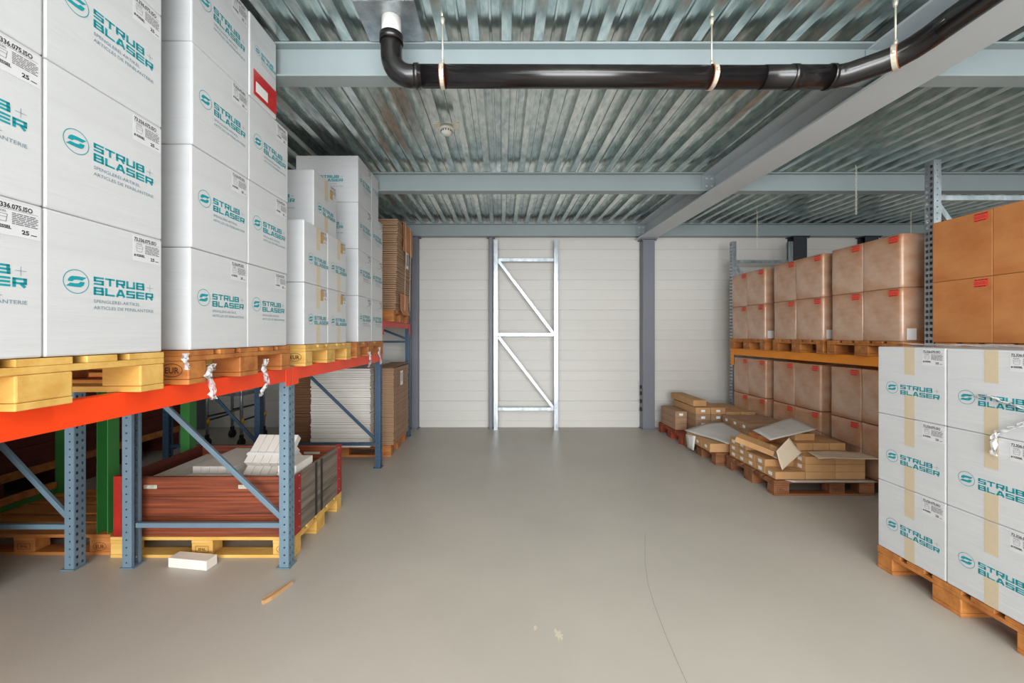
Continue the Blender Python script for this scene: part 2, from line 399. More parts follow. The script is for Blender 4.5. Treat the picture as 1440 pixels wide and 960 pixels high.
# ------------------------------------------------------------------ pallets
def text_mesh(txt, size, m, name, xs=1.0, align='LEFT', bold=0.0):
    cu = bpy.data.curves.new(name, 'FONT'); cu.body = txt; cu.size = size; cu.align_x = align; cu.offset = bold; cu.resolution_u = 2
    ob = bpy.data.objects.new(name, cu); C.objects.link(ob)
    dg = bpy.context.evaluated_depsgraph_get()
    me = bpy.data.meshes.new_from_object(ob.evaluated_get(dg))
    bpy.data.objects.remove(ob)
    for v in me.vertices: v.co.x *= xs
    return me
def add_mesh(b, me, mtx):
    n0 = len(b.bm.verts); b.bm.from_mesh(me); b.bm.verts.ensure_lookup_table()
    bmesh.ops.transform(b.bm, matrix=mtx, verts=b.bm.verts[n0:])
def ring(b, cx, cy, rx, ry, t, n=28, z=0.0):
    A = [b.bm.verts.new((cx+rx*math.cos(2*PI*k/n), cy+ry*math.sin(2*PI*k/n), z)) for k in range(n)]
    B = [b.bm.verts.new((cx+(rx-t)*math.cos(2*PI*k/n), cy+(ry-t)*math.sin(2*PI*k/n), z)) for k in range(n)]
    for k in range(n): b.bm.faces.new((A[k], A[(k+1) % n], B[(k+1) % n], B[k]))
eur = MB(); ring(eur, 0, 0, 0.047, 0.029, 0.003); add_mesh(eur, text_mesh('EUR', 0.036, M['burn'], 't', 0.95, 'CENTER', 0.0008), Matrix.Translation((0, -0.0125, 0)))
eur_o = eur.build('burned_mark', M['burn'], None, fix=False); EUR_ME = eur_o.data; bpy.data.objects.remove(eur_o)
stp = MB()
for x0, x1, y0, y1 in ((-.045, .045, .018, .021), (-.045, .045, -.021, -.018), (-.045, -.042, -.018, .018), (.042, .045, -.018, .018)):
    stp.quad([(x0, y0, 0), (x1, y0, 0), (x1, y1, 0), (x0, y1, 0)])
add_mesh(stp, text_mesh('EPAL', 0.024, M['burn'], 't', 1.0, 'CENTER', 0.0006), Matrix.Translation((0, -0.0085, 0)))
s_o = stp.build('stamp_mark', M['burn'], None, fix=False); STP_ME = s_o.data; bpy.data.objects.remove(s_o)
def make_pallet(m, L=1.2, W=0.8, marks=(), mid=None):
    """long side on local x, short on local y, centred, feet at z 0"""
    o = empty('euro_pallet')
    hw = W/2; hl = L/2
    by = [(-hw, -hw+0.1), (-0.0725, 0.0725), (hw-0.1, hw)]
    bx = [(-hl, -hl+0.145), (-0.0725, 0.0725), (hl-0.145, hl)]
    if mid is not None: bx[1] = (-hl+mid, -hl+mid+0.145)
    for y0, y1 in by: MB().box(-hl, hl, y0, y1, 0, 0.0215, bev=0.003).build('bottom_board', m, o)
    for x0, x1 in bx:
        for y0, y1 in by:
            MB().box(x0, x1, y0, y1, 0.022, 0.0995, bev=0.005).build('block', m, o)
    for x0, x1 in bx: MB().box(x0, x1, -hw, hw, 0.1, 0.1215, bev=0.002).build('cross_board', m, o)
    g = (W-0.145*3-0.2)/4
    y = -hw
    for wd in (0.145, 0.1, 0.145, 0.1, 0.145):
        MB().box(-hl, hl, y, y+wd, 0.122, 0.144, bev=0.002).build('top_board', m, o); y += wd+g
    # marks: ('x', sign, k) on the short end block k; ('y', sign, k) on the long side
    for ax, sg, k, which in marks:
        if ax == 'x':
            c = (by[k][0]+by[k][1])/2
            mm = frame_matrix((sg*(hl+0.0006), c, 0.061), Vector((0, sg, 0)), Vector((0, 0, 1)), Vector((sg, 0, 0)))
        else:
            c = (bx[k][0]+bx[k][1])/2
            mm = frame_matrix((c, sg*(hw+0.0006), 0.061), Vector((-sg, 0, 0)), Vector((0, 0, 1)), Vector((0, sg, 0)))
        q = bpy.data.objects.new('burned_mark', EUR_ME if which == 'eur' else STP_ME); C.objects.link(q)
        q.parent = o; q.matrix_local = mm
    return o
P_proto = {}
def pallet(cx, cy, z, m, label, group=None, rz=0, L=1.2, W=0.8, marks=(), mid=None):
    key = (m.name, L, W, tuple(marks), mid)
    if key in P_proto: o = copy_tree(P_proto[key])
    else: o = make_pallet(m, L, W, marks, mid); P_proto[key] = o
    o.location = (cx, cy, z); o.rotation_euler = (0, 0, rz)
    tag(o, label, 'pallet', group); return o
PZ = ZT+0.001
G1 = 'pallets on the orange beams of left rack'
pallet(-1.335-0.6, 1.145, PZ, M['pyellow'], 'bright yellow pallet under the nearest white carton load on left rack', G1, marks=())
pallet(-1.33-0.6, 2.06, PZ, M['porange'], 'worn brown pallet trailing film strips, second on left rack', G1, marks=(('y', -1, 2, 'eur'),))
pallet(-1.33-0.6, 3.045, PZ, M['pyellow'], 'yellow pallet, third on left rack, under taped white cartons', G1, marks=(('y', -1, 2, 'eur'),))
pallet(-1.335-0.6, 3.99, PZ, M['porange'], 'orange-brown pallet at the far end of the red-orange beam', G1)
pallet(-1.36-0.6, 5.30, 1.701, M['porange'], 'orange pallet under upper stack of brown flattened cartons', G1)
pallet(-1.40-0.6, 5.32, 0, M['porange'], 'floor pallet under the lower stack of flattened cartons')
pallet(-2.06, 3.085, 0, M['pyellow'], 'yellow floor pallet under the red-brown wooden crate', None, L=1.26, marks=(('y', -1, 1, 'stamp'), ('y', -1, 2, 'eur')))
pallet(-3.325, 3.12, 0, M['porange'], 'empty orange pallet on the floor at the left edge inside green frame', None, marks=(('y', -1, 1, 'stamp'), ('y', -1, 2, 'eur')))
G2 = 'floor pallets with long brown cartons'
pallet(2.59+0.4775, 4.12, 0, M['pbrown'], 'dark brown floor pallet, nearest of three with small brown cartons', G2, L=0.955, mid=0.527, marks=(('y', -1, 0, 'stamp'), ('y', -1, 1, 'stamp')))
pallet(2.51+0.52, 4.99, 0, M['pbrown'], 'brown floor pallet, middle of three with small brown cartons', G2, L=1.04)
pallet(2.50+0.52, 5.845, 0, M['pred'], 'reddish floor pallet beside the slate wall column', G2, L=1.04)
pallet(2.486+0.42, 2.19, 0, M['porange'], 'orange-brown floor pallet under the white taped cartons at lower right', None, L=0.84)

# ------------------------------------------------------------------ the printed logo, labels, tapes
TE = {}
def stroke_glyph(b, pts, t, ox, oy, s):
    for (x0, y0), (x1, y1) in zip(pts[:-1], pts[1:]):
        d = Vector((x1-x0, y1-y0)); 
        if d.length == 0: continue
        d.normalize(); tt = t*(0.3/0.22) if abs(d.y) > 0.3 else t
        n = Vector((-d.y, d.x))*tt/2; e = d*(t/2 if abs(d.y) > 0.3 else 0.15)
        a = Vector((x0, y0))-e; c = Vector((x1, y1))+e
        if abs(d.x) > 0.05 and abs(d.y) > 0.05: a = Vector((x0, y0)); c = Vector((x1, y1))
        q = [a-n, c-n, c+n, a+n]
        b.quad([(ox+p.x*s, oy+p.y*s, 0) for p in q])
W_ = 1.26; T_ = 0.22; h_ = 0.15
GL = {
 'S': [[(W_-h_, .89), (h_, .89), (h_, .5), (W_-h_, .5), (W_-h_, .11), (h_, .11)]],
 'T': [[(h_, .89), (W_-h_, .89)], [(W_/2, .89), (W_/2, .11)]],
 'R': [[(h_, .11), (h_, .89), (W_-h_, .89), (W_-h_, .44), (h_, .44)], [(W_*.56, .44), (W_-.16, 0.02)]],
 'U': [[(h_, .89), (h_, .11), (W_-h_, .11), (W_-h_, .89)]],
 'B': [[(h_, .11), (h_, .89), (W_-h_-.04, .89), (W_-h_-.04, .52)], [(h_, .5), (W_-h_, .5), (W_-h_, .11), (h_, .11)]],
 'L': [[(h_, .89), (h_, .11), (W_-h_, .11)]],
 'A': [[(0.12, 0), (W_/2-.06, .98)], [(W_-.12, 0), (W_/2+.06, .98)], [(W_/2-.06, .89), (W_/2+.06, .89)], [(.35, .27), (W_-.35, .27)]],
 'E': [[(W_-h_, .89), (h_, .89), (h_, .11), (W_-h_, .11)], [(h_, .5), (W_-h_-.03, .5)]],
}
def logo_mesh():
    """origin at left end of text block, baseline of lower line; about 0.22 wide; teal only"""
    b = MB(); s = 0.0262; adv = 0.0372
    for word, y in (('STRUB', 0.0335), ('BLASER', 0.0)):
        for i, ch in enumerate(word):
            for pl in GL[ch]: stroke_glyph(b, pl, T_, i*adv, y, s)
    cx, cy, r = -0.052, 0.036, 0.038
    ring(b, cx, cy, r, r, 0.0022, 40)
    up = [(-.66, -.02), (-.56, .26), (-.36, .42), (.1, .45), (.78, .42), (.46, .14), (.1, .16), (-.18, .12), (-.3, -.02)]
    for sg in (1, -1):
        b.bm.faces.new([b.bm.verts.new((cx+sg*p[0]*r, cy+sg*p[1]*r, 0)) for p in up])
    o = b.build('printed_logo', M['teal'], None, fix=False); me = o.data; bpy.data.objects.remove(o); return me
LOGO = logo_mesh()
def sub_mesh():
    b = MB()
    add_mesh(b, text_mesh('SPENGLEREI-ARTIKEL', 0.0155, None, 't', 1.0), Matrix.Translation((0, -0.026, 0)))
    add_mesh(b, text_mesh('ARTICLES DE FERBLANTERIE', 0.0155, None, 't', 1.0), Matrix.Translation((0, -0.047, 0)))
    b.bm.verts.ensure_lookup_table()
    mx = max(v.co.x for v in b.bm.verts)
    for v in b.bm.verts: v.co.x *= 0.22/mx
    o = b.build('subtitle', M['greyink'], None, fix=False); me = o.data; bpy.data.objects.remove(o); return me
SUB = sub_mesh()
def plus_mesh():
    b = MB(); x, y = 0.205, 0.046
    b.quad([(x-.013, y-.0006, 0), (x+.013, y-.0006, 0), (x+.013, y+.0006, 0), (x-.013, y+.0006, 0)])
    b.quad([(x-.0006, y-.013, 0), (x+.0006, y-.013, 0), (x+.0006, y+.013, 0), (x-.0006, y+.013, 0)])
    o = b.build('thin_plus', M['greyink'], None, fix=False); me = o.data; bpy.data.objects.remove(o); return me
PLUS = plus_mesh()
def label_mesh(code):
    """origin lower left, 0.115 x 0.09; ink only"""
    b = MB()
    me = text_mesh(code, 0.018, None, 't', 0.82, 'LEFT', 0.0006)
    add_mesh(b, me, Matrix.Translation((0.004, 0.074, 0)))
    def r(x0, x1, y0, y1): b.quad([(x0, y0, 0), (x1, y0, 0), (x1, y1, 0), (x0, y1, 0)])
    r(.004, .108, .0705, .0713)
    add_mesh(b, text_mesh('KESSEL', 0.008, None, 't', 1), Matrix.Translation((0.012, 0.061, 0)))
    # little outline drawing of the gutter part
    for p, q in (((.012, .056), (.038, .056)), ((.012, .056), (.015, .036)), ((.038, .056), (.035, .036)), ((.015, .036), (.035, .036)), ((.014, .048), (.036, .048))):
        d = (Vector(q)-Vector(p)).normalized(); n = Vector((-d.y, d.x))*0.0005
        b.quad([(*(Vector(p)-n), 0), (*(Vector(q)-n), 0), (*(Vector(q)+n), 0), (*(Vector(p)+n), 0)])
    random.seed(3)
    for k in range(7):
        y = 0.062-k*0.0048; x = 0.048
        while x < 0.104:
            wv = random.uniform(0.006, 0.02); r(x, min(x+wv, 0.108), y, y+0.002); x += wv+0.002
    add_mesh(b, text_mesh('# KESSEL', 0.012, None, 't', 0.9, 'LEFT', 0.0005), Matrix.Translation((0.004, 0.018, 0)))
    add_mesh(b, text_mesh('25', 0.016, None, 't', 1.1, 'LEFT', 0.0006), Matrix.Translation((0.070, 0.010, 0)))
    r(.091, .105, .010, .0125)
    o = b.build('label_print', M['ink'], None, fix=False); m_ = o.data; bpy.data.objects.remove(o); return m_
LAB = {c: label_mesh(c) for c in ('73.336.075.ISO', '72.326.075.ISO')}
def rect_mesh(w, h, m, name):
    b = MB(); b.box(0, w, 0, h, 0, 0.0004)
    o = b.build(name, m, None); me = o.data; bpy.data.objects.remove(o); return me
LABBG = rect_mesh(0.115, 0.092, M['labelbg'], 'shipping_label')
def link(me, name, parent, mtx):
    o = bpy.data.objects.new(name, me); C.objects.link(o); o.parent = parent; o.matrix_local = mtx; return o
def carton_mesh(dx, dy, dz, m, bulge=0.004, bev=0.006, name='carton', seam=True):
    b = MB(); b.box(-dx/2, dx/2, -dy/2, dy/2, 0, dz, bev=bev)
    o = b.build(name, m, None); me = o.data; bpy.data.objects.remove(o)
    return me
CM = {}
def get_carton(dx, dy, dz, m):
    k = (round(dx, 3), round(dy, 3), round(dz, 3), m.name)
    if k not in CM: CM[k] = carton_mesh(dx, dy, dz, m)
    return CM[k]
TP = {k: rect_mesh(0.058, k, M['tape'], 'packing_tape') for k in (0.165, 0.14)}
OST = rect_mesh(0.05, 0.075, M['ostick'], 'amber_sticker')
EPS = 0.0008
def face_mtx(face, dx, dy, dz, u, v, eps=EPS):
    if face == '+x': return frame_matrix((dx/2+eps, -dy/2+u, v), Vector((0, 1, 0)), Vector((0, 0, 1)), Vector((1, 0, 0)))
    if face == '-x': return frame_matrix((-dx/2-eps, dy/2-u, v), Vector((0, -1, 0)), Vector((0, 0, 1)), Vector((-1, 0, 0)))
    if face == '-y': return frame_matrix((-dx/2+u, -dy/2-eps, v), Vector((1, 0, 0)), Vector((0, 0, 1)), Vector((0, -1, 0)))
def put_logo(o, face, d, u, v, sub=True):
    m_ = face_mtx(face, *d, u, v)
    lg = link(LOGO, 'printed_logo', o, m_)
    link(PLUS, 'thin_plus', lg, Matrix.Identity(4))
    if sub: link(SUB, 'subtitle', lg, Matrix.Identity(4))
def white_box(cx, cy, z, d, face, style, label, group, code='73.336.075.ISO', side=False, rz=0):
    o = bpy.data.objects.new('white_carton', get_carton(*d, M['wcard'])); C.objects.link(o)
    o.location = (cx, cy, z); o.rotation_euler = (0, 0, rz)
    wdt = d[1]
    if style == 'A': put_logo(o, face, d, 0.137 if wdt > 0.39 else 0.128, 0.1975)
    elif style == 'N':
        # narrower carton end, print shrunk to fit
        lg = link(LOGO, 'printed_logo', o, face_mtx(face, *d, 0.098, 0.255) @ Matrix.Scale(0.62, 4))
        link(SUB, 'subtitle', lg, Matrix.Identity(4))
    else:
        # style B tapes behind the print
        link(TP[0.165], 'packing_tape', o, face_mtx(face, *d, 0.172, d[2]-0.167, 0.0004))
        link(TP[0.14], 'packing_tape', o, face_mtx(face, *d, 0.172, 0.002, 0.0004))
        put_logo(o, face, d, 0.146, 0.142, sub=False)
    if style != 'N':
        lb = link(LABBG, 'shipping_label', o, face_mtx(face, *d, wdt-0.122, d[2]-0.102, 0.0004))
        link(LAB[code], 'label_print', lb, Matrix.Translation((0, 0, 0.0008)))
    if side: put_logo(o, '-y', d, d[0]-0.36, 0.19)
    tag(o, label, 'carton', group); return o
XA = -1.34
rw = ['bottom', 'second', 'third', 'top']
def stack(y0, wd, dpt, ncol, rows, z0, hh, style, desc, group, code='73.336.075.ISO', sides=(), xa=XA, shift=(), topfar=None):
    for r in range(rows):
        for c in range(ncol):
            cn = ('near' if c == 0 else 'far') if ncol == 2 else ''
            rn = rw[r] if r < rows-1 else 'top'
            lab = f'{desc}, {rn} row, {cn} column' if style == 'A' else f'{desc}, {rn} row, {cn} column'
            sx = shift[r] if r < len(shift) else 0
            if topfar and r == rows-1 and c == 1:
                ya = y0+wd; yb_, xo = topfar
                white_box(xa-dpt/2+xo, (ya+yb_)/2, z0+r*(hh+0.001), (dpt, yb_-ya-0.003, hh), '+x', 'N', lab, group, code)
                continue
            white_box(xa-dpt/2+sx, y0+wd*(c+0.5), z0+r*(hh+0.001), (dpt, wd-0.003, hh), '+x', style, lab, group, code, side=((r, c) in sides))
# four loads on the left rack
d0 = ZT+0.147
stack(0.745, 0.399, 0.58, 2, 4, d0, 0.4385, 'A', 'white printed carton of the nearest left load', 'cartons of nearest left load')
stack(1.679, 0.378, 0.58, 2, 4, d0, 0.4425, 'A', 'white printed carton of second left load', 'cartons of second left load', '72.326.075.ISO', sides=((2, 0),), shift=(0, 0.004, 0.008, 0.006), topfar=(2.303, 0.012))
stack(2.645, 0.36, 0.58, 2, 2, d0, 0.424, 'B', 'white taped carton of low third left load', 'cartons of third left load', '72.326.075.ISO')
stack(3.64, 0.372, 0.58, 2, 4, d0, 0.4335, 'A', 'white printed carton of fourth left load', 'cartons of fourth left load', '73.336.075.ISO', sides=((3, 0), (2, 0)), topfar=(4.243, 0.0))
zt3 = d0+2*0.425+0.002
tb = white_box(-1.385-0.29, 3.075, zt3, (0.58, 0.395, 0.432), '+x', 'B', 'single film-wrapped white carton on top of the third left load', None, '72.326.075.ISO', side=True)
# amber stickers of third load
for o in list(C.objects):
    if o.name.startswith('white_carton') and o.get('group') == 'cartons of third left load':
        link(OST, 'amber_sticker', o, face_mtx('+x', 0.58, 0.357, 0.424, 0.235, 0.425-0.105, 0.0012))
link(OST, 'amber_sticker', tb, face_mtx('+x', 0.58, 0.395, 0.432, 0.27, 0.432-0.12, 0.0012))
# red document pouch on second load (top, far column)
b = MB().box(-0.0, 0.0025, 2.088, 2.298, 2.82, 2.955, bev=0.001)
po = b.build('document_pouch', M['redpouch']); po.location = (XA+0.012+0.0010, 0, 0)
MB().box(0.0027, 0.0035, 2.105, 2.21, 2.84, 2.895).build('white_note', M['paper'], po)
tag(po, 'red document pouch with white note on upper carton of second left load', 'document pouch')
# taped cartons at lower right
for r in range(3):
    for c in range(2):
        yy = 2.588-0.399*(c+0.5)
        white_box(2.486+0.2, yy, 0.147+r*0.4365, (0.4, 0.396, 0.435), '-x', 'B',
                  f'white taped carton at lower right, {["bottom","middle","top"][r]} row, {["far column by the floor pallet corner","near column at picture edge"][c]}',
                  'cartons of lower right floor pallet', '72.326.075.ISO')
for r in range(3):
    o = bpy.data.objects.new('white_carton', get_carton(0.4, 0.796, 0.435, M['wcard'])); C.objects.link(o)
    o.location = (2.486+0.605, 2.19, 0.147+r*0.4365)
    tag(o, f'white carton in hidden rear row of the lower right stack, {["bottom","middle","top"][r]} layer', 'carton', 'rear cartons of lower right floor pallet')

# ------------------------------------------------------------------ brown loads on the right
def red_label():
    b = MB().box(0, 0.085, 0, 0.058, 0, 0.0004)
    o = b.build('red_label', M['ored'], None); me = o.data; bpy.data.objects.remove(o); return me
RL = red_label()
def red_ink():
    b = MB(); random.seed(5)
    for k, y in enumerate((0.047, 0.0, 0.02, 0.03)):
        x = 0.004
        while x < 0.07:
            wv = random.uniform(0.008, 0.02); h = 0.006 if k < 2 else 0.0025
            b.quad([(x, y+.003, 0), (x+wv, y+.003, 0), (x+wv, y+.003+h, 0), (x, y+.003+h, 0)]); x += wv+0.003
    o = b.build('label_print', M['ink'], None, fix=False); me = o.data; bpy.data.objects.remove(o); return me
RI = red_ink()
STW = rect_mesh(0.085, 0.1, M['paper'], 'white_sticker')
def wrapped_mesh(dx, dy, dz, seed, rn=0.022, rf=0.022):
    """carton pair under film: bulging faces, soft corners"""
    b = MB()
    bmesh.ops.create_grid(b.bm, x_segments=1, y_segments=1, size=0.5); b.bm.clear()
    n = 14; rnd = random.Random(seed); ph = rnd.uniform(0, 6)
    per = []
    R = 0.022
    def side(p, q, k):
        out = []
        for i in range(k+1): out.append((p[0]+(q[0]-p[0])*i/k, p[1]+(q[1]-p[1])*i/k))
        return out
    hx, hy = dx/2, dy/2
    base = []
    for (sx_, sy_, a0) in ((1, 1, 0), (-1, 1, 90), (-1, -1, 180), (1, -1, 270)):
        R = rf if sy_ > 0 else rn; Rn = {0: rf, 90: rn, 180: rn, 270: rf}[a0]; cx, cy = sx_*(hx-R), sy_*(hy-R)
        for j in range(6):
            a = math.radians(a0+90*j/5); base.append((cx+R*math.cos(a), cy+R*math.sin(a), math.cos(a), math.sin(a)))
        nxt = {0: (-hx+Rn, hy), 90: (-hx, -hy+Rn), 180: (hx-Rn, -hy), 270: (hx, hy-Rn)}[a0]
        cur = base[-1]
        for j in range(1, 6):
            t = j/6
            base.append((cur[0]+(nxt[0]-cur[0])*t, cur[1]+(nxt[1]-cur[1])*t, round(math.cos(math.radians(a0+90))), round(math.sin(math.radians(a0+90)))))
    rings = []
    zs_ = [0, 0.006]+[dz*k/10 for k in range(1, 10)]+[dz-0.006, dz]
    for z in zs_:
        ins = 0.005 if z in (0, dz) else 0
        r = []
        for (x, y, nx, ny) in base:
            bl = 0.0035*math.sin(PI*z/dz)*math.sin(3*z+ph+x*5+y*6)-ins
            r.append(b.bm.verts.new((x+nx*bl, y+ny*bl, z)))
        rings.append(r)
    m_ = len(base)
    for i in range(len(rings)-1):
        for k in range(m_):
            f = b.bm.faces.new((rings[i][k], rings[i][(k+1) % m_], rings[i+1][(k+1) % m_], rings[i+1][k])); f.smooth = True
    b.bm.faces.new(rings[0][::-1]); b.bm.faces.new(rings[-1])
    return b
def brown_load(x, ynear, wd, z0, h1, rows, desc, group, m, wrapped=True, sticker=False, single_labels=False, dpt=0.58, gap=0.002):
    """two carton columns side by side along the aisle"""
    for r in range(rows):
        for c in range(2):
            cw = wd/2
            yc = ynear+cw*(c+0.5)
            d = (dpt, cw-0.001, h1)
            b = wrapped_mesh(dpt, cw-0.0085, h1, r*7+int(ynear*10), rn=0.026 if c == 0 else 0.004, rf=0.026 if c == 1 else 0.004) if wrapped else MB().box(-dpt/2, dpt/2, -cw/2+0.001, cw/2-0.001, 0, h1, bev=0.004)
            o = b.build('brown_carton', m)
            o.location = (x+dpt/2, yc, z0+r*(h1+gap))
            u = cw-0.115 if not single_labels else cw-0.11
            lb = link(RL, 'red_label', o, face_mtx('-x', *d, u, h1-0.072, 0.005 if wrapped else 0.0008))
            link(RI, 'label_print', lb, Matrix.Translation((0, 0, 0.0006)))
            if sticker and r == 0 and c == 0:
                st = link(STW, 'white_sticker', o, face_mtx('-y', *d, 0.035, 0.015, 0.0045)); st['label'] = 'blank white sticker'
            tag(o, f'{desc}, {"lower" if r == 0 else "upper"} row, {"near" if c == 0 else "far"} column', 'carton', group)
ZR = ZT+0.011
names_r = [('third', 3.42, 0.745), ('second', 4.265, 0.785), ('first', 5.21, 0.75)]
for nm, yn, wd in names_r:
    way = {'third': 'nearest wrapped upper load', 'second': 'middle wrapped upper load', 'first': 'wall-side wrapped upper load'}[nm]
    pallet(3.50+0.6, yn+0.395, ZR, M['porange'], f'brown pallet on yellow-orange beam under the {way} at right', 'pallets on the right rack')
    brown_load(3.50, yn, wd, ZR+0.1445, 0.474, 2, f'brown carton of {way}', f'cartons of the {way}', M['bcard'], sticker=True)
pallet(3.52+0.6, 2.78, ZR, M['porange'], 'pallet under the unwrapped orange-brown load at right edge', 'pallets on the right rack')
brown_load(3.50, 2.40, 0.78, ZR+0.1445, 0.48, 2, 'plain orange-brown carton of upper load at right edge', 'cartons of the orange-brown load', M['ocard'], wrapped=False, single_labels=True)
for nm, yn, wd in (('nearest', 3.50, 0.75), ('middle', 4.37, 0.78), ('wall-side', 5.28, 0.74)):
    pallet(3.565+0.52, yn+wd/2, 0, M['pbrown'], f'floor pallet under the {nm} lower brown load, behind the small cartons', 'floor pallets under lower brown loads', L=1.04, W=0.73)
    brown_load(3.56, yn, wd, 0.1445, 0.522, 2, f'brown wrapped carton of {nm} lower load', f'cartons of the {nm} lower load', M['bcard'], gap=0.006)

for q, yc in enumerate((1.0, 1.85)):  # unseen loads added to shade the area under the left rack
    w2 = ['nearest', 'second'][q]
    pallet(-3.62, yc, 0, M['pbrown'], f'added light-blocking floor pallet, unseen beyond the left picture edge, {w2} one', 'added light-blocking pallets beyond left picture edge')
    for r in range(2):
        for c in range(2):
            o = MB().box(-0.59, 0.59, -0.197, 0.197, 0, 0.5, bev=0.005).build('brown_carton', M['ocard'])
            o.location = (-3.62, yc-0.2+0.4*c, 0.145+r*0.502)
            tag(o, f'added light-blocking brown carton beyond the left picture edge, {w2} pallet, {["lower","upper"][r]} row, {["near","far"][c]} one', 'carton', 'added light-blocking cartons beyond left picture edge')
# ------------------------------------------------------------------ flattened cartons
def sheet_pile(x0, x1, y0, y1, z0, z1, n, m, label, group, jx=0.012, jy=0.012, seed=1, corr=0.0):
    rnd = random.Random(seed); t = (z1-z0)/n
    me = None
    for k in range(n):
        if me is None:
            b = MB(); b.box(0, x1-x0, 0, y1-y0, 0, t*0.86, bev=min(0.002, t*0.2))
            o = b.build('flattened_carton', m); me = o.data
        else:
            o = bpy.data.objects.new('flattened_carton', me); C.objects.link(o)
        o.location = (x0+rnd.uniform(-jx, jx), y0+rnd.uniform(-jy, jy), z0+k*t)
        tag(o, label, 'flattened carton', group)
sheet_pile(-2.62, -2.375, 4.92, 5.66, 0.146, 1.12, 44, M['kraftdark'], 'brown flattened carton in the left third of the lower stack', 'brown flattened cartons left in lower stack', seed=2, jx=0.006)
sheet_pile(-2.36, -1.625, 4.82, 5.66, 0.146, 1.12, 44, M['wcard2'], 'white flattened carton in the middle of the lower stack', 'white flattened cartons in lower stack', seed=3, jx=0.006, jy=0.008)
sheet_pile(-1.60, -1.365, 4.93, 5.70, 0.146, 1.11, 44, M['kraft2'], 'brown flattened carton beside aisle in the lower stack', 'brown flattened cartons right in lower stack', seed=4, jx=0.004, jy=0.004)
# top sheet of that stack, curling edge, with paper note
b = MB(); nx, ny = 10, 8; g = []
for i in range(nx+1):
    row = []
    for j in range(ny+1):
        x = -1.62+0.26*i/nx; y = 4.87+0.86*j/ny
        row.append(b.bm.verts.new((x, y, 1.116+0.018*(j/ny)+0.010*max(0, 1-j/2)*0)))
    g.append(row)
for i in range(nx):
    for j in range(ny): b.bm.faces.new((g[i][j], g[i+1][j], g[i+1][j+1], g[i][j+1]))
o = b.build('cover_sheet', M['kraft2'], None, fix=False); md = o.modifiers.new('t', 'SOLIDIFY'); md.thickness = 0.004; md.offset = 1
tag(o, 'brown cover sheet on top of the lower flattened stack', 'cardboard sheet')
o = MB().box(-0.001, 0.0, 0, 0.13, 0, 0.19).build('paper_note', M['paper']); o.location = (-1.3565, 5.22, 0.86)
MB().box(0.0001, 0.0004, 0.02, 0.11, 0.05, 0.17).build('faint_print', M['greysheet'], o)
tag(o, 'white paper note on the side of the lower flattened stack', 'paper note')
def bowed(x0, x1, y0, y1, z0, z1, n, m, label, group, seed):
    rnd = random.Random(seed); t = (z1-z0)/n
    me = None
    for k in range(n):
        if me is None:
            b = MB(); b.box(0, x1-x0, 0, y1-y0, 0, t*0.84, bev=0.003); o = b.build('flattened_carton', m); me = o.data
        else: o = bpy.data.objects.new('flattened_carton', me); C.objects.link(o)
        o.location = (x0+rnd.uniform(-.006, .006)+0.03*k/n, y0+rnd.uniform(-.012, .012), z0+k*t); tag(o, label, 'flattened carton', group)
bowed(-2.5, -1.36, 5.0, 5.72, 1.848, 3.02, 42, M['kraft2'], 'brown flattened carton in the strapped upper stack by the back wall', 'brown flattened cartons in upper stack', 8)
# orange-brown edge protectors and straps on that stack, white slip
def strap(name, pts, m, wd, label, cat, group=None):
    b = MB()
    for (p, q) in zip(pts[:-1], pts[1:]):
        p, q = Vector(p), Vector(q); b.quad([p-Vector((0, wd/2, 0)), p+Vector((0, wd/2, 0)), q+Vector((0, wd/2, 0)), q-Vector((0, wd/2, 0))])
    o = b.build(name, m, None, fix=False); md = o.modifiers.new('t', 'SOLIDIFY'); md.thickness = 0.003
    tag(o, label, cat, group); return o
strap('edge_board', [(-1.6, 5.48, 3.036), (-1.318, 5.48, 3.036), (-1.312, 5.48, 2.80), (-1.322, 5.48, 2.66)], M['ocard'], 0.52, 'orange-brown board folded over top of the upper flattened stack', 'cardboard sheet')
strap('edge_board', [(-1.338, 5.34, 2.08), (-1.335, 5.34, 1.86), (-1.30, 5.34, 1.80)], M['ocard'], 0.40, 'orange-brown board hanging at the foot of the upper flattened stack', 'cardboard sheet')
strap('strap', [(-1.6, 5.30, 3.045), (-1.308, 5.30, 3.045), (-1.303, 5.30, 2.7), (-1.318, 5.30, 2.1), (-1.318, 5.30, 1.86)], M['tape'], 0.014, 'thin pale strap around the upper flattened stack, nearer one', 'strap', 'straps of the upper stack')
strap('strap', [(-1.6, 5.58, 3.045), (-1.308, 5.58, 3.045), (-1.303, 5.58, 2.7), (-1.318, 5.58, 2.1), (-1.318, 5.58, 1.86)], M['tape'], 0.014, 'thin pale strap around the upper flattened stack, farther one', 'strap', 'straps of the upper stack')
o = MB().box(0, 0.001, 0, 0.12, 0, 0.22).build('paper_slip', M['paper']); o.location = (-1.308, 5.34, 2.44)
MB().box(0.0012, 0.0015, 0.02, 0.1, 0.04, 0.2).build('faint_print', M['greyink'], o)
tag(o, 'white paper slip on the aisle side of the upper flattened stack', 'paper note')

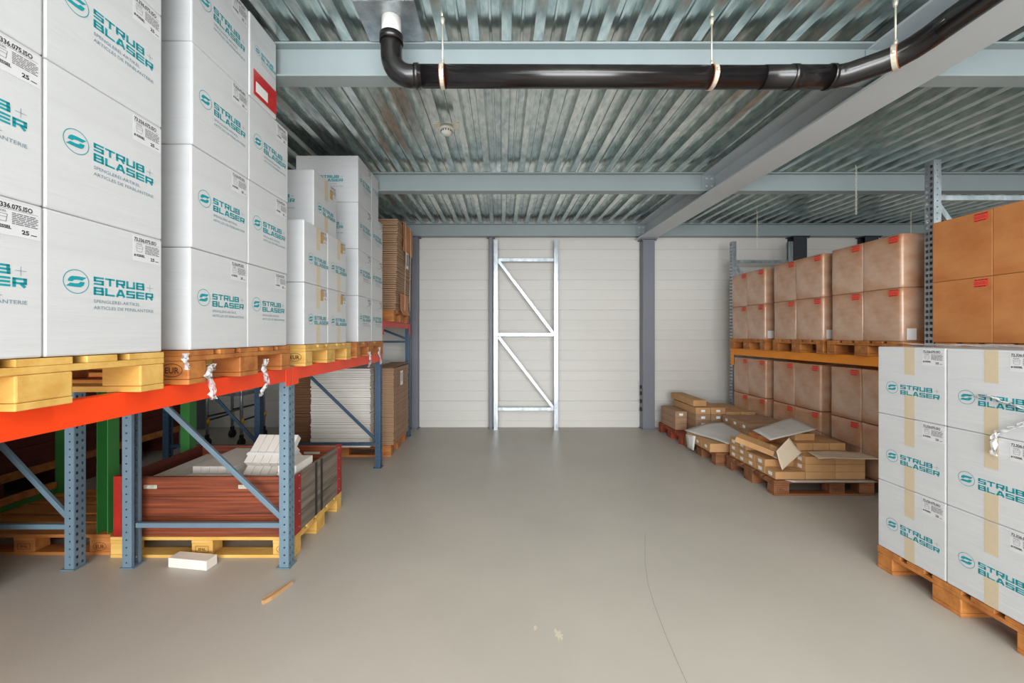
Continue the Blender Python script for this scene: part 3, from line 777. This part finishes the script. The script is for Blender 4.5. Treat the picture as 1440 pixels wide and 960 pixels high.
# ------------------------------------------------------------------ wooden crate with white cartons
def crate(x0, x1, y0, y1, z0, z1):
    o = empty('wooden_crate', ((x0+x1)/2, y0, z0)); cx = (x0+x1)/2
    hx = (x1-x0)/2; dy = y1-y0; h = z1-z0; t = 0.022
    def pl(name, ax0, ax1, ay0, ay1, m):
        k = 3; bh = h/k
        b = MB()
        for i in range(k): b.box(ax0, ax1, ay0, ay1, i*bh+0.001, (i+1)*bh-0.0015, bev=0.002)
        return b.build(name, m, o)
    fp = pl('front_panel', -hx, hx, 0, t, M['crate']); fp['label'] = 'red-brown planks with pale latches'
    pl('rear_panel', -hx, hx, dy-t, dy, M['crate'])
    sp = pl('side_panel', hx-t, hx, t+0.001, dy-t-0.001, M['crategrey']); sp['label'] = 'weathered grey planks with black stripes'
    pl('side_panel', -hx, -hx+t, t+0.001, dy-t-0.001, M['cratedark'])
    b = MB()
    for yy in (0.30, 0.39): b.box(hx+0.0005, hx+0.002, yy, yy+0.035, 0.002, h-0.002)
    b.build('black_stripes', M['blackstripe'], sp)
    for sx in (-1, 1):
        for yy0, yy1, s in ((-0.003, 0.085, 0), (dy-0.085, dy+0.003, 1)):
            b = MB()
            xa, xb = (hx+0.0005, hx+0.0045) if sx > 0 else (-hx-0.0045, -hx-0.0005)
            b.box(xa, xb, yy0, yy1, 0.0, h+0.004, bev=0.001)
            x2, x3 = (hx-0.045, hx+0.004) if sx > 0 else (-hx-0.004, -hx+0.05)
            ya, yb = (-0.0045, -0.0005) if s == 0 else (dy+0.0005, dy+0.0045)
            b.box(x2, x3, ya, yb, 0.0, h+0.004, bev=0.001)
            q = b.build('corner_bracket', M['cratered'], o)
            rv = MB()
            for k in range(5): rv.tube([((xb if sx > 0 else xa), yy0+0.06 if s == 0 else yy1-0.06, 0.04+k*0.09), ((xb if sx > 0 else xa)+sx*0.003, yy0+0.06 if s == 0 else yy1-0.06, 0.04+k*0.09)], 0.005, 8)
            rv.build('rivets', M['galv'], q)
    for xx in (-0.37+0.0, 0.28):
        b = MB().box(xx-0.045, xx+0.045, -0.004, -0.0005, h-0.082, h-0.055, bev=0.001)
        b.box(xx-0.035, xx-0.01, -0.012, -0.004, h-0.075, h-0.062, bev=0.002); b.box(xx+0.012, xx+0.04, -0.012, -0.004, h-0.078, h-0.06, bev=0.002)
        b.build('latch', M['zinc'], fp)
    b = MB().box(0.30, 0.44, dy-t-0.004, dy-t-0.0005, h-0.075, h-0.055, bev=0.001); b.build('handle_slot', M['zinc'], o)
    MB().box(-hx+t+0.001, hx-t-0.001, t+0.001, dy-t-0.001, 0.001, 0.014).build('crate_bottom', M['cratedark'], o)
    tag(o, 'red-brown wooden crate with red metal corners on yellow pallet behind rack frame', 'crate')
crate(-2.665, -1.43, 2.69, 3.475, 0.146, 0.556)
CW, CH_, CL = 0.062, 0.052, 0.243
SMALL = carton_mesh(CW, CL, CH_, M['wcard2'], bev=0.002)
def small(loc, rot, label, group):
    o = bpy.data.objects.new('slim_white_carton', SMALL); C.objects.link(o); o.location = loc; o.rotation_euler = rot
    tag(o, label, 'carton', group); return o
gA = 'loose slim white cartons filling the crate'; lA = 'slim white carton lying flat in the left half of the wooden crate'
# flat courses, left half of the crate (two visible courses over a base)
for lay in range(7):
    for i in range(9):
        for j in range(3):
            if lay < 5 and not (j == 0 or i in (0, 8)): continue
            if lay == 6 and (j == 0 or i < 4): continue
            small((-2.57+i*0.0645, 2.715+CL/2+0.002+j*0.2445-0.0, 0.163+lay*0.0535+0.0), (0, 0, 0), lA, gA)
# courses under the leaning bundle
lB = 'slim white carton in the right half of the wooden crate, under the leaning bundle'
for lay in range(4):
    for i in range(7):
        for j in range(3):
            if lay < 3 and j > 0: continue
            small((-1.965+i*0.0645, 2.715+CL/2+0.002+j*0.2445, 0.163+lay*0.0535), (0, 0, 0), lB, gA)
# leaning strapped bundle: 5 columns, cartons stepping up to the back
tl = math.radians(44)
bn = Matrix.Translation((-1.93, 3.04, 0.402)) @ Matrix.Rotation(math.radians(-4), 4, 'Z') @ Matrix.Rotation(tl, 4, 'X')
cn = ['leftmost', 'second', 'third', 'fourth', 'rightmost']
for i in range(5):
    for k in range(3):
        m_ = bn @ Matrix.Translation((i*0.0665, 0.10+(0.0, 0.012, 0.085)[k], k*0.055+(0.0 if i < 4 else 0.004)))
        o = small((0, 0, 0), (0, 0, 0), f'slim white carton of the leaning bundle in the crate, {cn[i]} column, {["lower","middle","upper"][k]} layer', 'leaning bundle of slim white cartons')
        o.location = m_.translation; o.rotation_euler = m_.to_euler()
b = MB().box(-0.034, 4*0.0665+0.036, -0.012, 0.012, 0.1735, 0.1745); 
o = b.build('bundle_strap', M['paper']); m_ = bn @ Matrix.Translation((0, 0.13, 0)); o.location = m_.translation; o.rotation_euler = m_.to_euler()
tag(o, 'pale strap across the leaning bundle of slim white cartons', 'strap')
for q, (x, y, z, rx, rz, lb) in enumerate(((-1.90, 2.86, 0.463, 0.0, 0.0, 'left one'), (-1.835, 2.86, 0.463, 0.0, 0.0, 'second one'), (-1.77, 2.86, 0.463, 0, 0, 'third one'))):
    small((x, y-0.01, z-0.08+0.0), (rx, 0, rz), f'slim white carton ending above crate front, {lb} right of the leaning bundle foot', 'cartons at foot of leaning bundle')
for q in range(2):
    small((-1.555+q*0.066, 2.86, 0.39+0.0+0.003), (0.0, 0, 0), f'slim white carton behind the rack upright in crate right corner, lower, {["left","right"][q]}', 'cartons in right corner of crate')
    small((-1.555+q*0.066, 2.87, 0.447), (0.0, 0, 0), f'slim white carton behind the rack upright in crate right corner, middle, {["left","right"][q]}', 'cartons in right corner of crate')
    small((-1.555+q*0.066, 2.88, 0.501), (0.0, 0, 0), f'slim white carton behind the rack upright in crate right corner, upper, {["left","right"][q]}', 'cartons in right corner of crate')
    small((-1.555+q*0.066, 2.89, 0.555), (0.0, 0, 0), f'slim white carton behind the rack upright in crate right corner, top, {["left","right"][q]}', 'cartons in right corner of crate')

# white carton and wood stick on the floor
o = bpy.data.objects.new('white_carton_box', carton_mesh(0.285, 0.082, 0.062, M['wcard2'], bev=0.002)); C.objects.link(o)
o.location = (-2.055, 2.60, 0.0); o.rotation_euler = (0, 0, math.radians(-8))
MB().box(-0.142, 0.142, -0.0408, -0.0403, 0.054, 0.0548).build('lid_edge', M['greysheet'], o)
tag(o, 'single white oblong carton lying on the floor before the crate pallet', 'carton')
b = MB().prism([(-0.10, -0.010), (-0.055, -0.018), (0.05, -0.012), (0.10, -0.007), (0.105, 0.004), (0.03, 0.010), (-0.04, 0.012), (-0.098, 0.011)], 'z', 0, 0.02)
for v in b.bm.verts: 
    if v.co.z > 0.01 and v.co.x > 0: v.co.z -= 0.006
o = b.build('wood_splinter', M['kraft']); o.location = (-1.33, 2.32, 0.0); o.rotation_euler = (0, 0, math.radians(70))
tag(o, 'broken yellow wood splinter lying on the grey floor', 'wood piece')

# ------------------------------------------------------------------ green frame, far crates, trolley under the left rack
o = empty('green_pallet_frame', (-3.325, 3.12, 0.145))
def post(x, y):
    b = MB(); s = 0.04; t = 0.006; h = 1.02
    b.prism([(-s, -s), (s, -s), (s, -s+t), (-s+t, -s+t), (-s+t, s-t), (s, s-t), (s, s), (-s, s)], 'z', 0, h)
    q = b.build('corner_post', M['green'], o); q.location = (x, y, 0); return q
for sx in (-1, 1):
    for sy in (-1, 1):
        q = post(sx*0.56-(0.02 if sx > 0 else 0), sy*0.355); q.rotation_euler = (0, 0, -PI/2 if sy < 0 else PI/2)
for sx in (-1, 1):
    MB().box(sx*0.595-0.02, sx*0.595+0.02, -0.31, 0.31, 0.96, 1.0).build('top_rail', M['green'], o)
MB().box(-0.615, -0.575, -0.31, 0.31, 0.0, 0.045).build('bottom_rail', M['green'], o)
MB().box(-0.615, -0.575, -0.31, 0.31, 0.047, 0.10, bev=0.003).build('wooden_rail', M['porange'], o)
MB().box(-0.515, 0.515, 0.335, 0.375, 0.96, 1.0).build('top_rail', M['green'], o)
tag(o, 'green steel stacking frame standing on the empty pallet at left', 'stacking frame')
def far_crate(x0, x1, y0, y1, h, label):
    o = empty('plank_crate', (x1, y0, 0))
    dx, dy = x1-x0, y1-y0
    b = MB(); n = 5
    for i in range(n):
        z0 = 0.30+i*(h-0.3)/n; z1 = 0.30+(i+1)*(h-0.3)/n-0.004
        b.box(-0.022, 0, 0, dy, z0, z1, bev=0.002); b.box(-dx, -0.0225, 0, 0.022, z0, z1, bev=0.002)
        b.box(-dx, -0.0225, dy-0.022, dy, z0, z1, bev=0.002); b.box(-dx, -dx+0.022, 0.0225, dy-0.0225, z0, z1, bev=0.002)
    b.build('plank_walls', M['cratedark'], o)
    MB().box(-dx, 0.004, -0.002, dy+0.002, 0.22, 0.298, bev=0.003).build('base_frame', M['porange'], o)
    for yy in (0.02, dy/2-0.07, dy-0.16):
        MB().box(-dx, 0, yy, yy+0.14, 0.0, 0.218, bev=0.003).build('skid', M['cratedark'], o)
    for yy in (0.1, dy/2, dy-0.1): MB().box(0.0005, 0.02, yy-0.04, yy+0.04, 0.302, h).build('batten', M['cratedark'], o)
    tag(o, label, 'crate', 'dark plank crates deep under the left rack')
far_crate(-5.6, -4.4, 2.75, 4.02, 1.3, 'dark red-brown plank crate at far left, behind the green frame')
far_crate(-5.6, -4.4, 4.08, 5.35, 1.3, 'dark red-brown plank crate farther back, left of the trolley')
o = empty('mobile_scaffold', (-3.8, 5.6, 0))
for sx in (-1, 1):
    for sy in (-1, 1):
        x, y = sx*0.235, sy*0.25
        lg = MB().tube([(x, y, 0.17), (x, y, 1.15)], 0.019, 12).build('leg', M['galv'], o)
        MB().box(x-0.012, x+0.012, y-0.03, y+0.03, 0.09, 0.168).build('castor_fork', M['blackrub'], lg)
        MB().tube([(x-0.022, y, 0.06), (x+0.022, y, 0.06)], 0.058, 20).build('castor_wheel', M['blackrub'], lg)
        MB().tube([(x+0.02, y-0.01, 0.33), (x+0.05, y-0.04, 0.39)], [0.022, 0.010], 10).build('knob', M['yellowknob'], lg)
for sy in (-1, 1): MB().tube([(-0.22, sy*0.25, 0.42), (0.22, sy*0.25, 0.52)], 0.014, 10).build('cross_bar', M['dark'], o)
for sx in (-1, 1): MB().tube([(sx*0.235, -0.23, 0.36), (sx*0.235, 0.23, 0.36)], 0.012, 10).build('side_bar', M['dark'], o)
MB().box(-0.26, 0.26, -0.28, 0.28, 0.70, 0.75, bev=0.004).build('platform', M['galv'], o)
tag(o, 'small metal trolley with black castors and yellow knobs in the gloom', 'trolley')

# ------------------------------------------------------------------ small brown cartons on floor pallets
KD = {}
def kcarton(dx, dy, dz, m, lab_face=None):
    k = (dx, dy, dz, m.name, lab_face)
    if k not in KD: KD[k] = carton_mesh(dx, dy, dz, m, bev=0.003, name='slim_carton')
    o = bpy.data.objects.new('brown_slim_carton', KD[k]); C.objects.link(o)
    if lab_face:
        lw, lh = 0.055, 0.034
        if 'small_lab' not in KD: KD['small_lab'] = rect_mesh(lw, lh, M['paper'], 'white_label')
        if lab_face == '-x': link(KD['small_lab'], 'white_label', o, face_mtx('-x', dx, dy, dz, dy/2-lw/2, dz/2-lh/2))
        else: link(KD['small_lab'], 'white_label', o, face_mtx('-y', dx, dy, dz, dx/2-lw/2, dz/2-lh/2))
    return o
ordn = ['first', 'second', 'third', 'fourth', 'fifth', 'sixth']
# nearest pallet: columns across, rows going back
NX, NY, NZ = 0.287, 0.152, 0.0725
heights = [[1, 2, 2, 3, 3], [3, 3, 3, 3, 3], [3, 3, 3, 3, 3]]
for ci in range(3):
    for ri in range(5):
        for k in range(heights[ci][ri]):
            o = kcarton(NX-0.003, NY-0.004, NZ-0.0015, M['kraft'], '-x' if ci == 0 or (ci == 1 and ri < 3) else None)
            o.location = (2.62+NX*(ci+0.5), 3.745+NY*(ri+0.5), 0.1475+k*NZ)
            o.rotation_euler = (0, 0, random.uniform(-0.006, 0.006))
            tag(o, f'small brown carton on nearest floor pallet, {["aisle","middle","rack"][ci]}-side column, {ordn[ri]} row back, {ordn[k]} layer', 'carton', 'small brown cartons on the nearest pallet')
z3 = 0.1475+3*NZ
for q, x in enumerate((3.05, 3.215, 3.38)):
    o = kcarton(0.16, 0.30, 0.075, M['kraft']); o.location = (x, 4.09, z3+0.001)
    tag(o, f'short brown carton in the fourth layer on nearest pallet, {["left","middle","right"][q]} of three', 'carton', 'fourth layer cartons on the nearest pallet')
o = kcarton(0.27, 0.16, 0.07, M['ocard']); o.location = (2.92, 4.33, z3+0.001); tag(o, 'orange-brown carton under the left half of the grey slanting sheet', 'carton')
o = kcarton(0.20, 0.14, 0.07, M['kraft']); o.location = (3.12, 4.10, z3+0.078); tag(o, 'small carton topmost under right corner of the grey slanting sheet', 'carton')
def sheet(name, corners, m, label, cat='cardboard sheet', sag=0.02, n=10, th=0.004, wave=0.0, ph=0.0):
    """corners: four points in order; bilinear patch with a sag"""
    P = [Vector(c) for c in corners]; b = MB(); g = []
    for i in range(n+1):
        row = []
        for j in range(n+1):
            u, v = i/n, j/n
            p = P[0]*(1-u)*(1-v)+P[1]*u*(1-v)+P[2]*u*v+P[3]*(1-u)*v
            p.z += -sag*4*u*(1-u)+wave*math.sin(u*7+v*5+ph)
            row.append(b.bm.verts.new(p))
        g.append(row)
    for i in range(n):
        for j in range(n):
            f = b.bm.faces.new((g[i][j], g[i+1][j], g[i+1][j+1], g[i][j+1])); f.smooth = True
    o = b.build(name, m, None); md = o.modifiers.new('t', 'SOLIDIFY'); md.thickness = th; md.offset = 1
    tag(o, label, cat); return o
def at(px, py, Y): return ((px-706)*Y/550, Y, H-(py-471)*Y/550)
sheet('grey_sheet', [at(1058, 605, 4.22), at(1083, 619, 3.90), at(1148, 604, 4.03), at(1113, 587, 4.50)], M['greysheet'], 'grey cardboard sheet slanting over the nearest brown carton pile', sag=-0.004)
sheet('brown_sheet', [(2.96, 3.66, z3+0.008), (3.53, 3.64, z3+0.006), (3.55, 3.86, z3+0.008), (3.02, 3.88, z3+0.012)], M['beige'], 'beige cardboard sheet jutting over the front edge of nearest pile', sag=-0.004, wave=0.003)
sheet('pallet_liner', [(2.74, 3.68, 0.1452), (3.54, 3.68, 0.1452), (3.54, 3.735, 0.1452), (2.70, 3.735, 0.1452)], M['greysheet'], 'pale liner sheet poking out under the nearest pile of brown cartons', sag=0, th=0.002)
sheet('draped_sheet', [(3.39, 4.36, 0.52), (3.39, 4.26, 0.50), (3.545, 3.85, 0.41), (3.545, 4.2, 0.43)], M['kraftdark'], 'dark brown sheet sliding down between nearest pile and rack load', sag=0.0)
# opened carton lying askew + standing flap
o = empty('opened_carton', at(1075, 641, 3.80))
b = MB(); L, Wd, hh = 0.34, 0.17, 0.055
b.box(-L/2, L/2, -Wd/2, Wd/2, 0, 0.004); b.box(-L/2, L/2, -Wd/2, -Wd/2+0.004, 0.004, hh); b.box(-L/2, L/2, Wd/2-0.004, Wd/2, 0.004, hh)
b.box(-L/2, -L/2+0.004, -Wd/2+0.004, Wd/2-0.004, 0.004, hh); b.box(-L/2, L/2-0.06, -Wd/2+0.004, Wd/2-0.004, hh-0.004, hh)
b.build('body', M['kraft'], o)
b = MB(); b.quad([(L/2, -Wd/2, 0.001), (L/2+0.09, -Wd/2+0.01, -0.005), (L/2+0.09, Wd/2-0.01, -0.005), (L/2, Wd/2, 0.001)])
q = b.build('open_flap', M['beige'], o, fix=False); md = q.modifiers.new('t', 'SOLIDIFY'); md.thickness = 0.003
o.rotation_euler = (math.radians(4), math.radians(15), math.radians(-42)); o.location = (2.60, 4.02, 0.385)
tag(o, 'opened brown carton lying askew on the nearest carton pile', 'carton')
sheet('curled_board', [at(1128, 636, 3.80), at(1110, 615, 3.85), at(1092, 634, 3.80), at(1100, 661, 3.765)], M['beige'], 'beige board piece standing upright before the nearest carton pile', sag=0.012)
# middle pallet
for ri in range(3):
    o = kcarton(0.50, 0.195, 0.10, M['kraft'], '-x'); o.location = (2.46+0.25, 4.62+0.2*(ri+0.5), 0.1455)
    tag(o, f'small brown carton at aisle edge of middle pallet, {ordn[ri]} row back', 'carton', 'aisle edge cartons on the middle pallet')
for ri in range(3):
    for k in range(3):
        o = kcarton(0.53, 0.186, 0.099, M['kraft2'] if k == 2 else M['kraft'], '-x'); o.location = (3.01+0.265, 4.77+0.19*(ri+0.5), 0.1455+k*0.1)
        tag(o, f'long brown carton on rack side of middle pallet, {ordn[ri]} row back, {ordn[k]} layer', 'carton', 'rack side cartons on the middle pallet')
sheet('white_sheet', [(3.0, 4.70, 0.29), (2.64, 4.56, 0.255), (2.44, 5.24, 0.262), (2.965, 5.24, 0.37)], M['greysheet'], 'large grey-white sheet lying over the middle pile of brown cartons', sag=-0.02, wave=0.006)
def atX(px, py, X):
    Y = 550*X/(px-706); return Vector((X, Y, H-(py-471)*Y/550))
o = sheet('paper_note', [atX(964, 610, 2.448), atX(978, 613, 2.448), atX(975.5, 633, 2.455), atX(966.5, 629, 2.455)], M['paper'], 'white paper note taped to the edge of the middle floor pallet', 'paper note', sag=0, th=0.001, n=3)
# far pallet: long cartons pointing to the viewer
for i in range(4):
    nl, hh_ = (4, 0.0925) if i < 2 else (3, 0.103)
    for k in range(nl):
        o = kcarton(0.203, 0.72, hh_-0.002, M['kraft2'] if k < nl-1 else M['kraft'], '-y'); o.location = (2.705+0.21*(i+0.5), 5.46+0.365, 0.1475+k*hh_)
        tag(o, f'long brown carton on wall-side pallet, {ordn[i]} column from the left, {ordn[k]} layer', 'carton', 'long cartons on the wall-side pallet')
for k in range(3):
    o = kcarton(0.17, 0.5, 0.088, M['kraft2'], '-y' if k == 2 else None); o.location = (2.61, 5.95, 0.1475+k*0.09)
    tag(o, f'brown carton at column side of wall-side pallet, {["bottom","middle","top"][k]} one', 'carton', 'cartons nearest the column on the wall-side pallet')
o = kcarton(0.19, 0.66, 0.085, M['kraft']); o.location = (2.79, 5.88, 0.1475+4*0.0925+0.012); o.rotation_euler = (math.radians(1.5), 0, 0.05)
tag(o, 'torn long brown carton lying topmost on the wall-side pallet', 'carton')

# ------------------------------------------------------------------ drain pipe
def arc(c, a0, a1, r, U, V, n=10):
    c, U, V = Vector(c), Vector(U), Vector(V)
    return [c+(U*math.cos(a0+(a1-a0)*k/n)+V*math.sin(a0+(a1-a0)*k/n))*r for k in range(n+1)]
R = 0.0575; YP, ZP = 2.14, 2.945
o = empty('drain_pipe', (0, YP, ZP))
o.location = (0, 0, 0)
xv = -0.605
MB().tube([(xv, YP, 3.13), (xv, YP, 3.26)], 0.052, 24).build('white_sleeve', M['whitepl'], o)
cl_ = MB().box(xv-0.17, xv+0.15, YP-0.12, YP+0.16, zdeck(YP)-0.006, zdeck(YP)-0.003).build('sealing_ring', M['galv'], o)
el = [(xv, YP, 3.16)]+[(xv, YP, 3.10)]+arc((xv+0.11, YP, ZP+0.11), PI, 1.5*PI, 0.11, (1, 0, 0), (0, 0, 1))+[(xv+0.17, YP, ZP)]
MB().tube(el, R, 24).build('elbow', M['blackpl'], o)
MB().tube([(xv, YP, 3.125), (xv, YP, 3.165)], R+0.006, 24).build('socket_lip', M['blackpl'], o)
MB().tube([(xv+0.13, YP, ZP), (xv+0.155, YP, ZP)], R+0.006, 24).build('socket_lip', M['blackpl'], o)
MB().tube([(xv+0.17, YP, ZP), (1.42, YP, ZP-0.006)], R, 28).build('long_pipe', M['blackpl'], o)
MB().tube([(1.57, YP, ZP-0.006), (1.60, YP, ZP-0.006)], R+0.007, 24).build('socket_lip', M['blackpl'], o)
MB().tube([(1.42, YP, ZP-0.006), (1.80, YP, ZP-0.004)], R+0.002, 28).build('coupling', M['blackpl'], o)
MB().tube([(1.78, YP, ZP-0.004), (1.80, YP, ZP-0.004)], R+0.007, 24).build('socket_lip', M['blackpl'], o)
el2 = [(1.80, YP, ZP-0.004), (1.84, YP-0.006, ZP-0.003), (1.88, YP-0.022, ZP-0.001), (1.98, YP-0.085, ZP+0.01), (2.035, YP-0.125, ZP+0.018), (2.07, YP-0.175, ZP+0.03), (2.088, YP-0.23, ZP+0.04), (2.093, YP-0.29, ZP+0.046), (2.093, YP-0.34, ZP+0.047)]
MB().tube(el2, R, 24).build('bend', M['blackpl'], o)
MB().tube([(2.093, YP-0.29, ZP+0.046), (2.093, -3.0, ZP+0.11)], R, 28).build('side_pipe', M['blackpl'], o)
def hanger(x, y, z, ax):
    n = 24; b = MB(); 
    U, V = (Vector((0, 1, 0)), Vector((0, 0, 1))) if ax == 'x' else (Vector((0.8, 0.6, 0)), Vector((0, 0, 1)))
    A = Vector((1, 0, 0)) if ax == 'x' else Vector((-0.6, 0.8, 0))
    def band(r0, r1, w_, m, name, par):
        b = MB(); rs = []
        for k in range(n):
            d = U*math.cos(2*PI*k/n)+V*math.sin(2*PI*k/n)
            rs.append([b.bm.verts.new(Vector((x, y, z))+d*r+A*s) for r, s in ((r0, -w_), (r1, -w_), (r1, w_), (r0, w_))])
        for k in range(n):
            for j in range(4): b.bm.faces.new((rs[k][j], rs[k][(j+1) % 4], rs[(k+1) % n][(j+1) % 4], rs[(k+1) % n][j]))
        return b.build(name, m, par)
    c = band(R+0.003, R+0.007, 0.010, M['zinc'], 'pipe_clamp', o)
    band(R+0.0008, R+0.003, 0.014, M['rubber'], 'rubber_lining', c)
    MB().tube([(x, y, z+R+0.004), (x, y, zdeck(y)+(0.0 if ax == 'x' else 0.06))], 0.0045, 8).build('threaded_rod', M['zinc'], c)
    MB().tube([(x, y, z+R+0.004), (x, y, z+R+0.03)], 0.009, 6).build('nut', M['zinc'], c)
    MB().tube([(x, y, zdeck(y)-0.035), (x, y, zdeck(y)-0.003)], [0.009, 0.014], 6).build('anchor', M['zinc'], c)
    for s in (-1, 1):
        p = Vector((x, y, z))+U*s*(R+0.010)
        MB().tube([p-Vector((0, 0, 0.008)), p+Vector((0, 0, 0.008))], 0.008, 6).build('clamp_screw', M['zinc'], c)
hanger(-0.325, YP, ZP, 'x'); hanger(1.147, YP, ZP-0.004, 'x'); hanger(2.03, YP-0.122, ZP+0.017, 'y')
tag(o, 'black plastic drain pipe hung below the roof with elbows and clamps', 'pipe')
# smoke detector
o = empty('smoke_detector', (-0.464, 3.27, zdeck(3.27)-0.004))
MB().box(-0.11, 0.11, -0.045, 0.045, -0.004, 0.0).build('mounting_plate', M['zinc'], o)
MB().tube([(0, 0, -0.005), (0, 0, -0.022), (0, 0, -0.024), (0, 0, -0.042)], [0.052, 0.055, 0.060, 0.060], 28).build('base', M['whitepl'], o)
b = MB().tube([(0, 0, -0.0425), (0, 0, -0.058), (0, 0, -0.072), (0, 0, -0.078)], [0.050, 0.046, 0.034, 0.015], 28); b.build('sensor_cap', M['whitepl'], o)
b = MB()
for k in range(14):
    a = 2*PI*k/14; b.box(-0.004, 0.004, 0.042, 0.0505, -0.058, -0.046, mtx=Matrix.Rotation(a, 4, 'Z'))
b.build('vents', M['dark'], o)
tag(o, 'round white smoke detector on a small plate under the roof deck', 'smoke detector')
# chains
def chain(x, y, z0, z1, label):
    b = MB(); z = z1; k = 0
    while z-0.034 > z0:
        n = 10; pts = []
        for j in range(n+1):
            a = 2*PI*j/n; u = 0.0075*math.cos(a); v = 0.019*math.sin(a)
            pts.append((x+(u if k % 2 else 0), y+(0 if k % 2 else u), z-0.019+v))
        b.tube(pts, 0.0022, 5, cap=False); z -= 0.031; k += 1
    o = b.build('hanging_chain', M['zinc']); tag(o, label, 'chain', 'hanging chains at right')
chain(3.73, 4.12, 2.78, zdeck(4.12)+0.063, 'thin metal chain hanging in front of the middle right cross beam')
chain(3.73, 5.72, 2.78, zdeck(5.72)+0.063, 'thin metal chain hanging above the far end of right rack')
chain(5.98, 5.72, 2.85, zdeck(5.72)+0.05, 'thin metal chain hanging above the nearest wrapped brown load')

# ------------------------------------------------------------------ stretch film remnants
def film_tail(path, wd, label, seed=1, name='film_strip'):
    rnd = random.Random(seed); b = MB(); P = [Vector(p) for p in path]; rows = []
    m_ = 6; N = []
    for i in range(len(P)-1):
        for k in range(4): N.append(P[i].lerp(P[i+1], k/4))
    N.append(P[-1])
    for i, p in enumerate(N):
        w_ = 0.6*wd*(0.6+0.5*abs(math.sin(i*1.1+seed)))
        row = []
        for j in range(m_+1):
            t = j/m_-0.5
            row.append(b.bm.verts.new(p+Vector((rnd.uniform(0, 0.012)+0.01*math.cos(j*2.1+i), t*w_+rnd.uniform(-.003, .003), rnd.uniform(-.004, .004)))))
        rows.append(row)
    for i in range(len(rows)-1):
        for j in range(m_):
            f = b.bm.faces.new((rows[i][j], rows[i][j+1], rows[i+1][j+1], rows[i+1][j])); f.smooth = True
    o = b.build(name, M['film'], None, fix=False); tag(o, label, 'plastic film', 'loose strips of stretch film'); return o
def atX(px, py, X):
    Y = 550*X/(px-706); return Vector((X, Y, H-(py-471)*Y/550))
film_tail([atX(297, 512, -1.30), atX(291, 528, -1.30), atX(297, 545, -1.31), atX(298, 561, -1.32)], 0.05, 'crumpled clear film strip hanging under the second left pallet, left one', 3)
film_tail([atX(372, 505, -1.30), atX(370, 520, -1.30), atX(374, 540, -1.31), atX(364, 557, -1.31)], 0.045, 'crumpled clear film strip hanging beside the blue upright', 5)
film_tail([atX(259, 497, -1.326), atX(259, 508, -1.326), atX(261, 519, -1.326)], 0.03, 'short film scrap stuck on the worn brown left pallet', 6)
film_tail([atX(518, 495, -1.328), atX(521, 505, -1.328), atX(517, 516, -1.328)], 0.06, 'film scrap hanging from the last pallet over the beam end', 7)
film_tail([atX(532, 488, -1.328), atX(533, 498, -1.328), atX(535, 512, -1.328)], 0.05, 'film scrap dangling at far corner of the last left pallet', 8)
film_tail([atX(1460, 585, 2.462), atX(1430, 600, 2.462), atX(1402, 606, 2.462), atX(1394, 620, 2.462), atX(1397, 640, 2.462)], 0.04, 'crumpled film strip hanging across the white taped cartons', 9)
film_tail([atX(1366, 560, 2.468), atX(1385, 555, 2.468), atX(1405, 563, 2.468), atX(1440, 575, 2.468)], 0.03, 'film wrinkle across the upper logo of near taped carton', 10)
# film lying on top of lower right stack
b = MB(); g = []; rnd = random.Random(4)
for i in range(17):
    row = []
    for j in range(13):
        row.append(b.bm.verts.new((2.50+0.76*i/16, 1.80+0.74*j/12+rnd.uniform(-.01, .01), 1.462+rnd.uniform(0, 0.013)+(0.008 if i < 3 else 0))))
    g.append(row)
for i in range(16):
    for j in range(12): b.bm.faces.new((g[i][j], g[i+1][j], g[i+1][j+1], g[i][j+1]))
o = b.build('film_cover', M['film'], None, fix=False); tag(o, 'crumpled clear film lying over the top of white taped cartons', 'plastic film')

# ------------------------------------------------------------------ marks on the floor
o = empty('floor_marks', (0.34, 1.1, 0.0)); C.objects.unlink(o); bpy.data.objects.remove(o)
def blot(x, y, r, m, label, seed):
    rnd = random.Random(seed); b = MB()
    vs = [b.bm.verts.new((x+r*rnd.uniform(0.25, 1)*math.cos(2*PI*k/22), y+1.6*r*rnd.uniform(0.25, 1)*math.sin(2*PI*k/22), 0.0006)) for k in range(22)]
    b.bm.faces.new(vs); o = b.build('paint_splash', m, None, fix=False); tag(o, label, 'stain', 'pale splashes on the floor')
M['splash'] = mat('pale_splash', (206, 196, 176), 0.6)
M['crackm'] = mat('crack_dark', (120, 114, 106), 0.8)
blot((785-706)/550*841.5/421, 841.5/421, 0.030, M['splash'], 'pale paint splash on floor, larger one at bottom centre', 2)
blot((753-706)/550*841.5/411, 841.5/411, 0.014, M['splash'], 'pale paint splash on floor, smaller one left of the larger', 3)
b = MB(); pts = [(907, 750), (907, 790), (911, 820), (920, 850), (935, 890), (950, 925), (968, 965)]
pp = [((px-706)/(py-471)*H, 550*H/(py-471)) for px, py in pts]
for p, q in zip(pp[:-1], pp[1:]):
    b.quad([(p[0]-0.001, p[1], 0.0005), (p[0]+0.001, p[1], 0.0005), (q[0]+0.001, q[1], 0.0005), (q[0]-0.001, q[1], 0.0005)])
o = b.build('floor_crack', M['crackm'], None, fix=False); tag(o, 'thin dark crack line in the grey floor coating', 'crack')
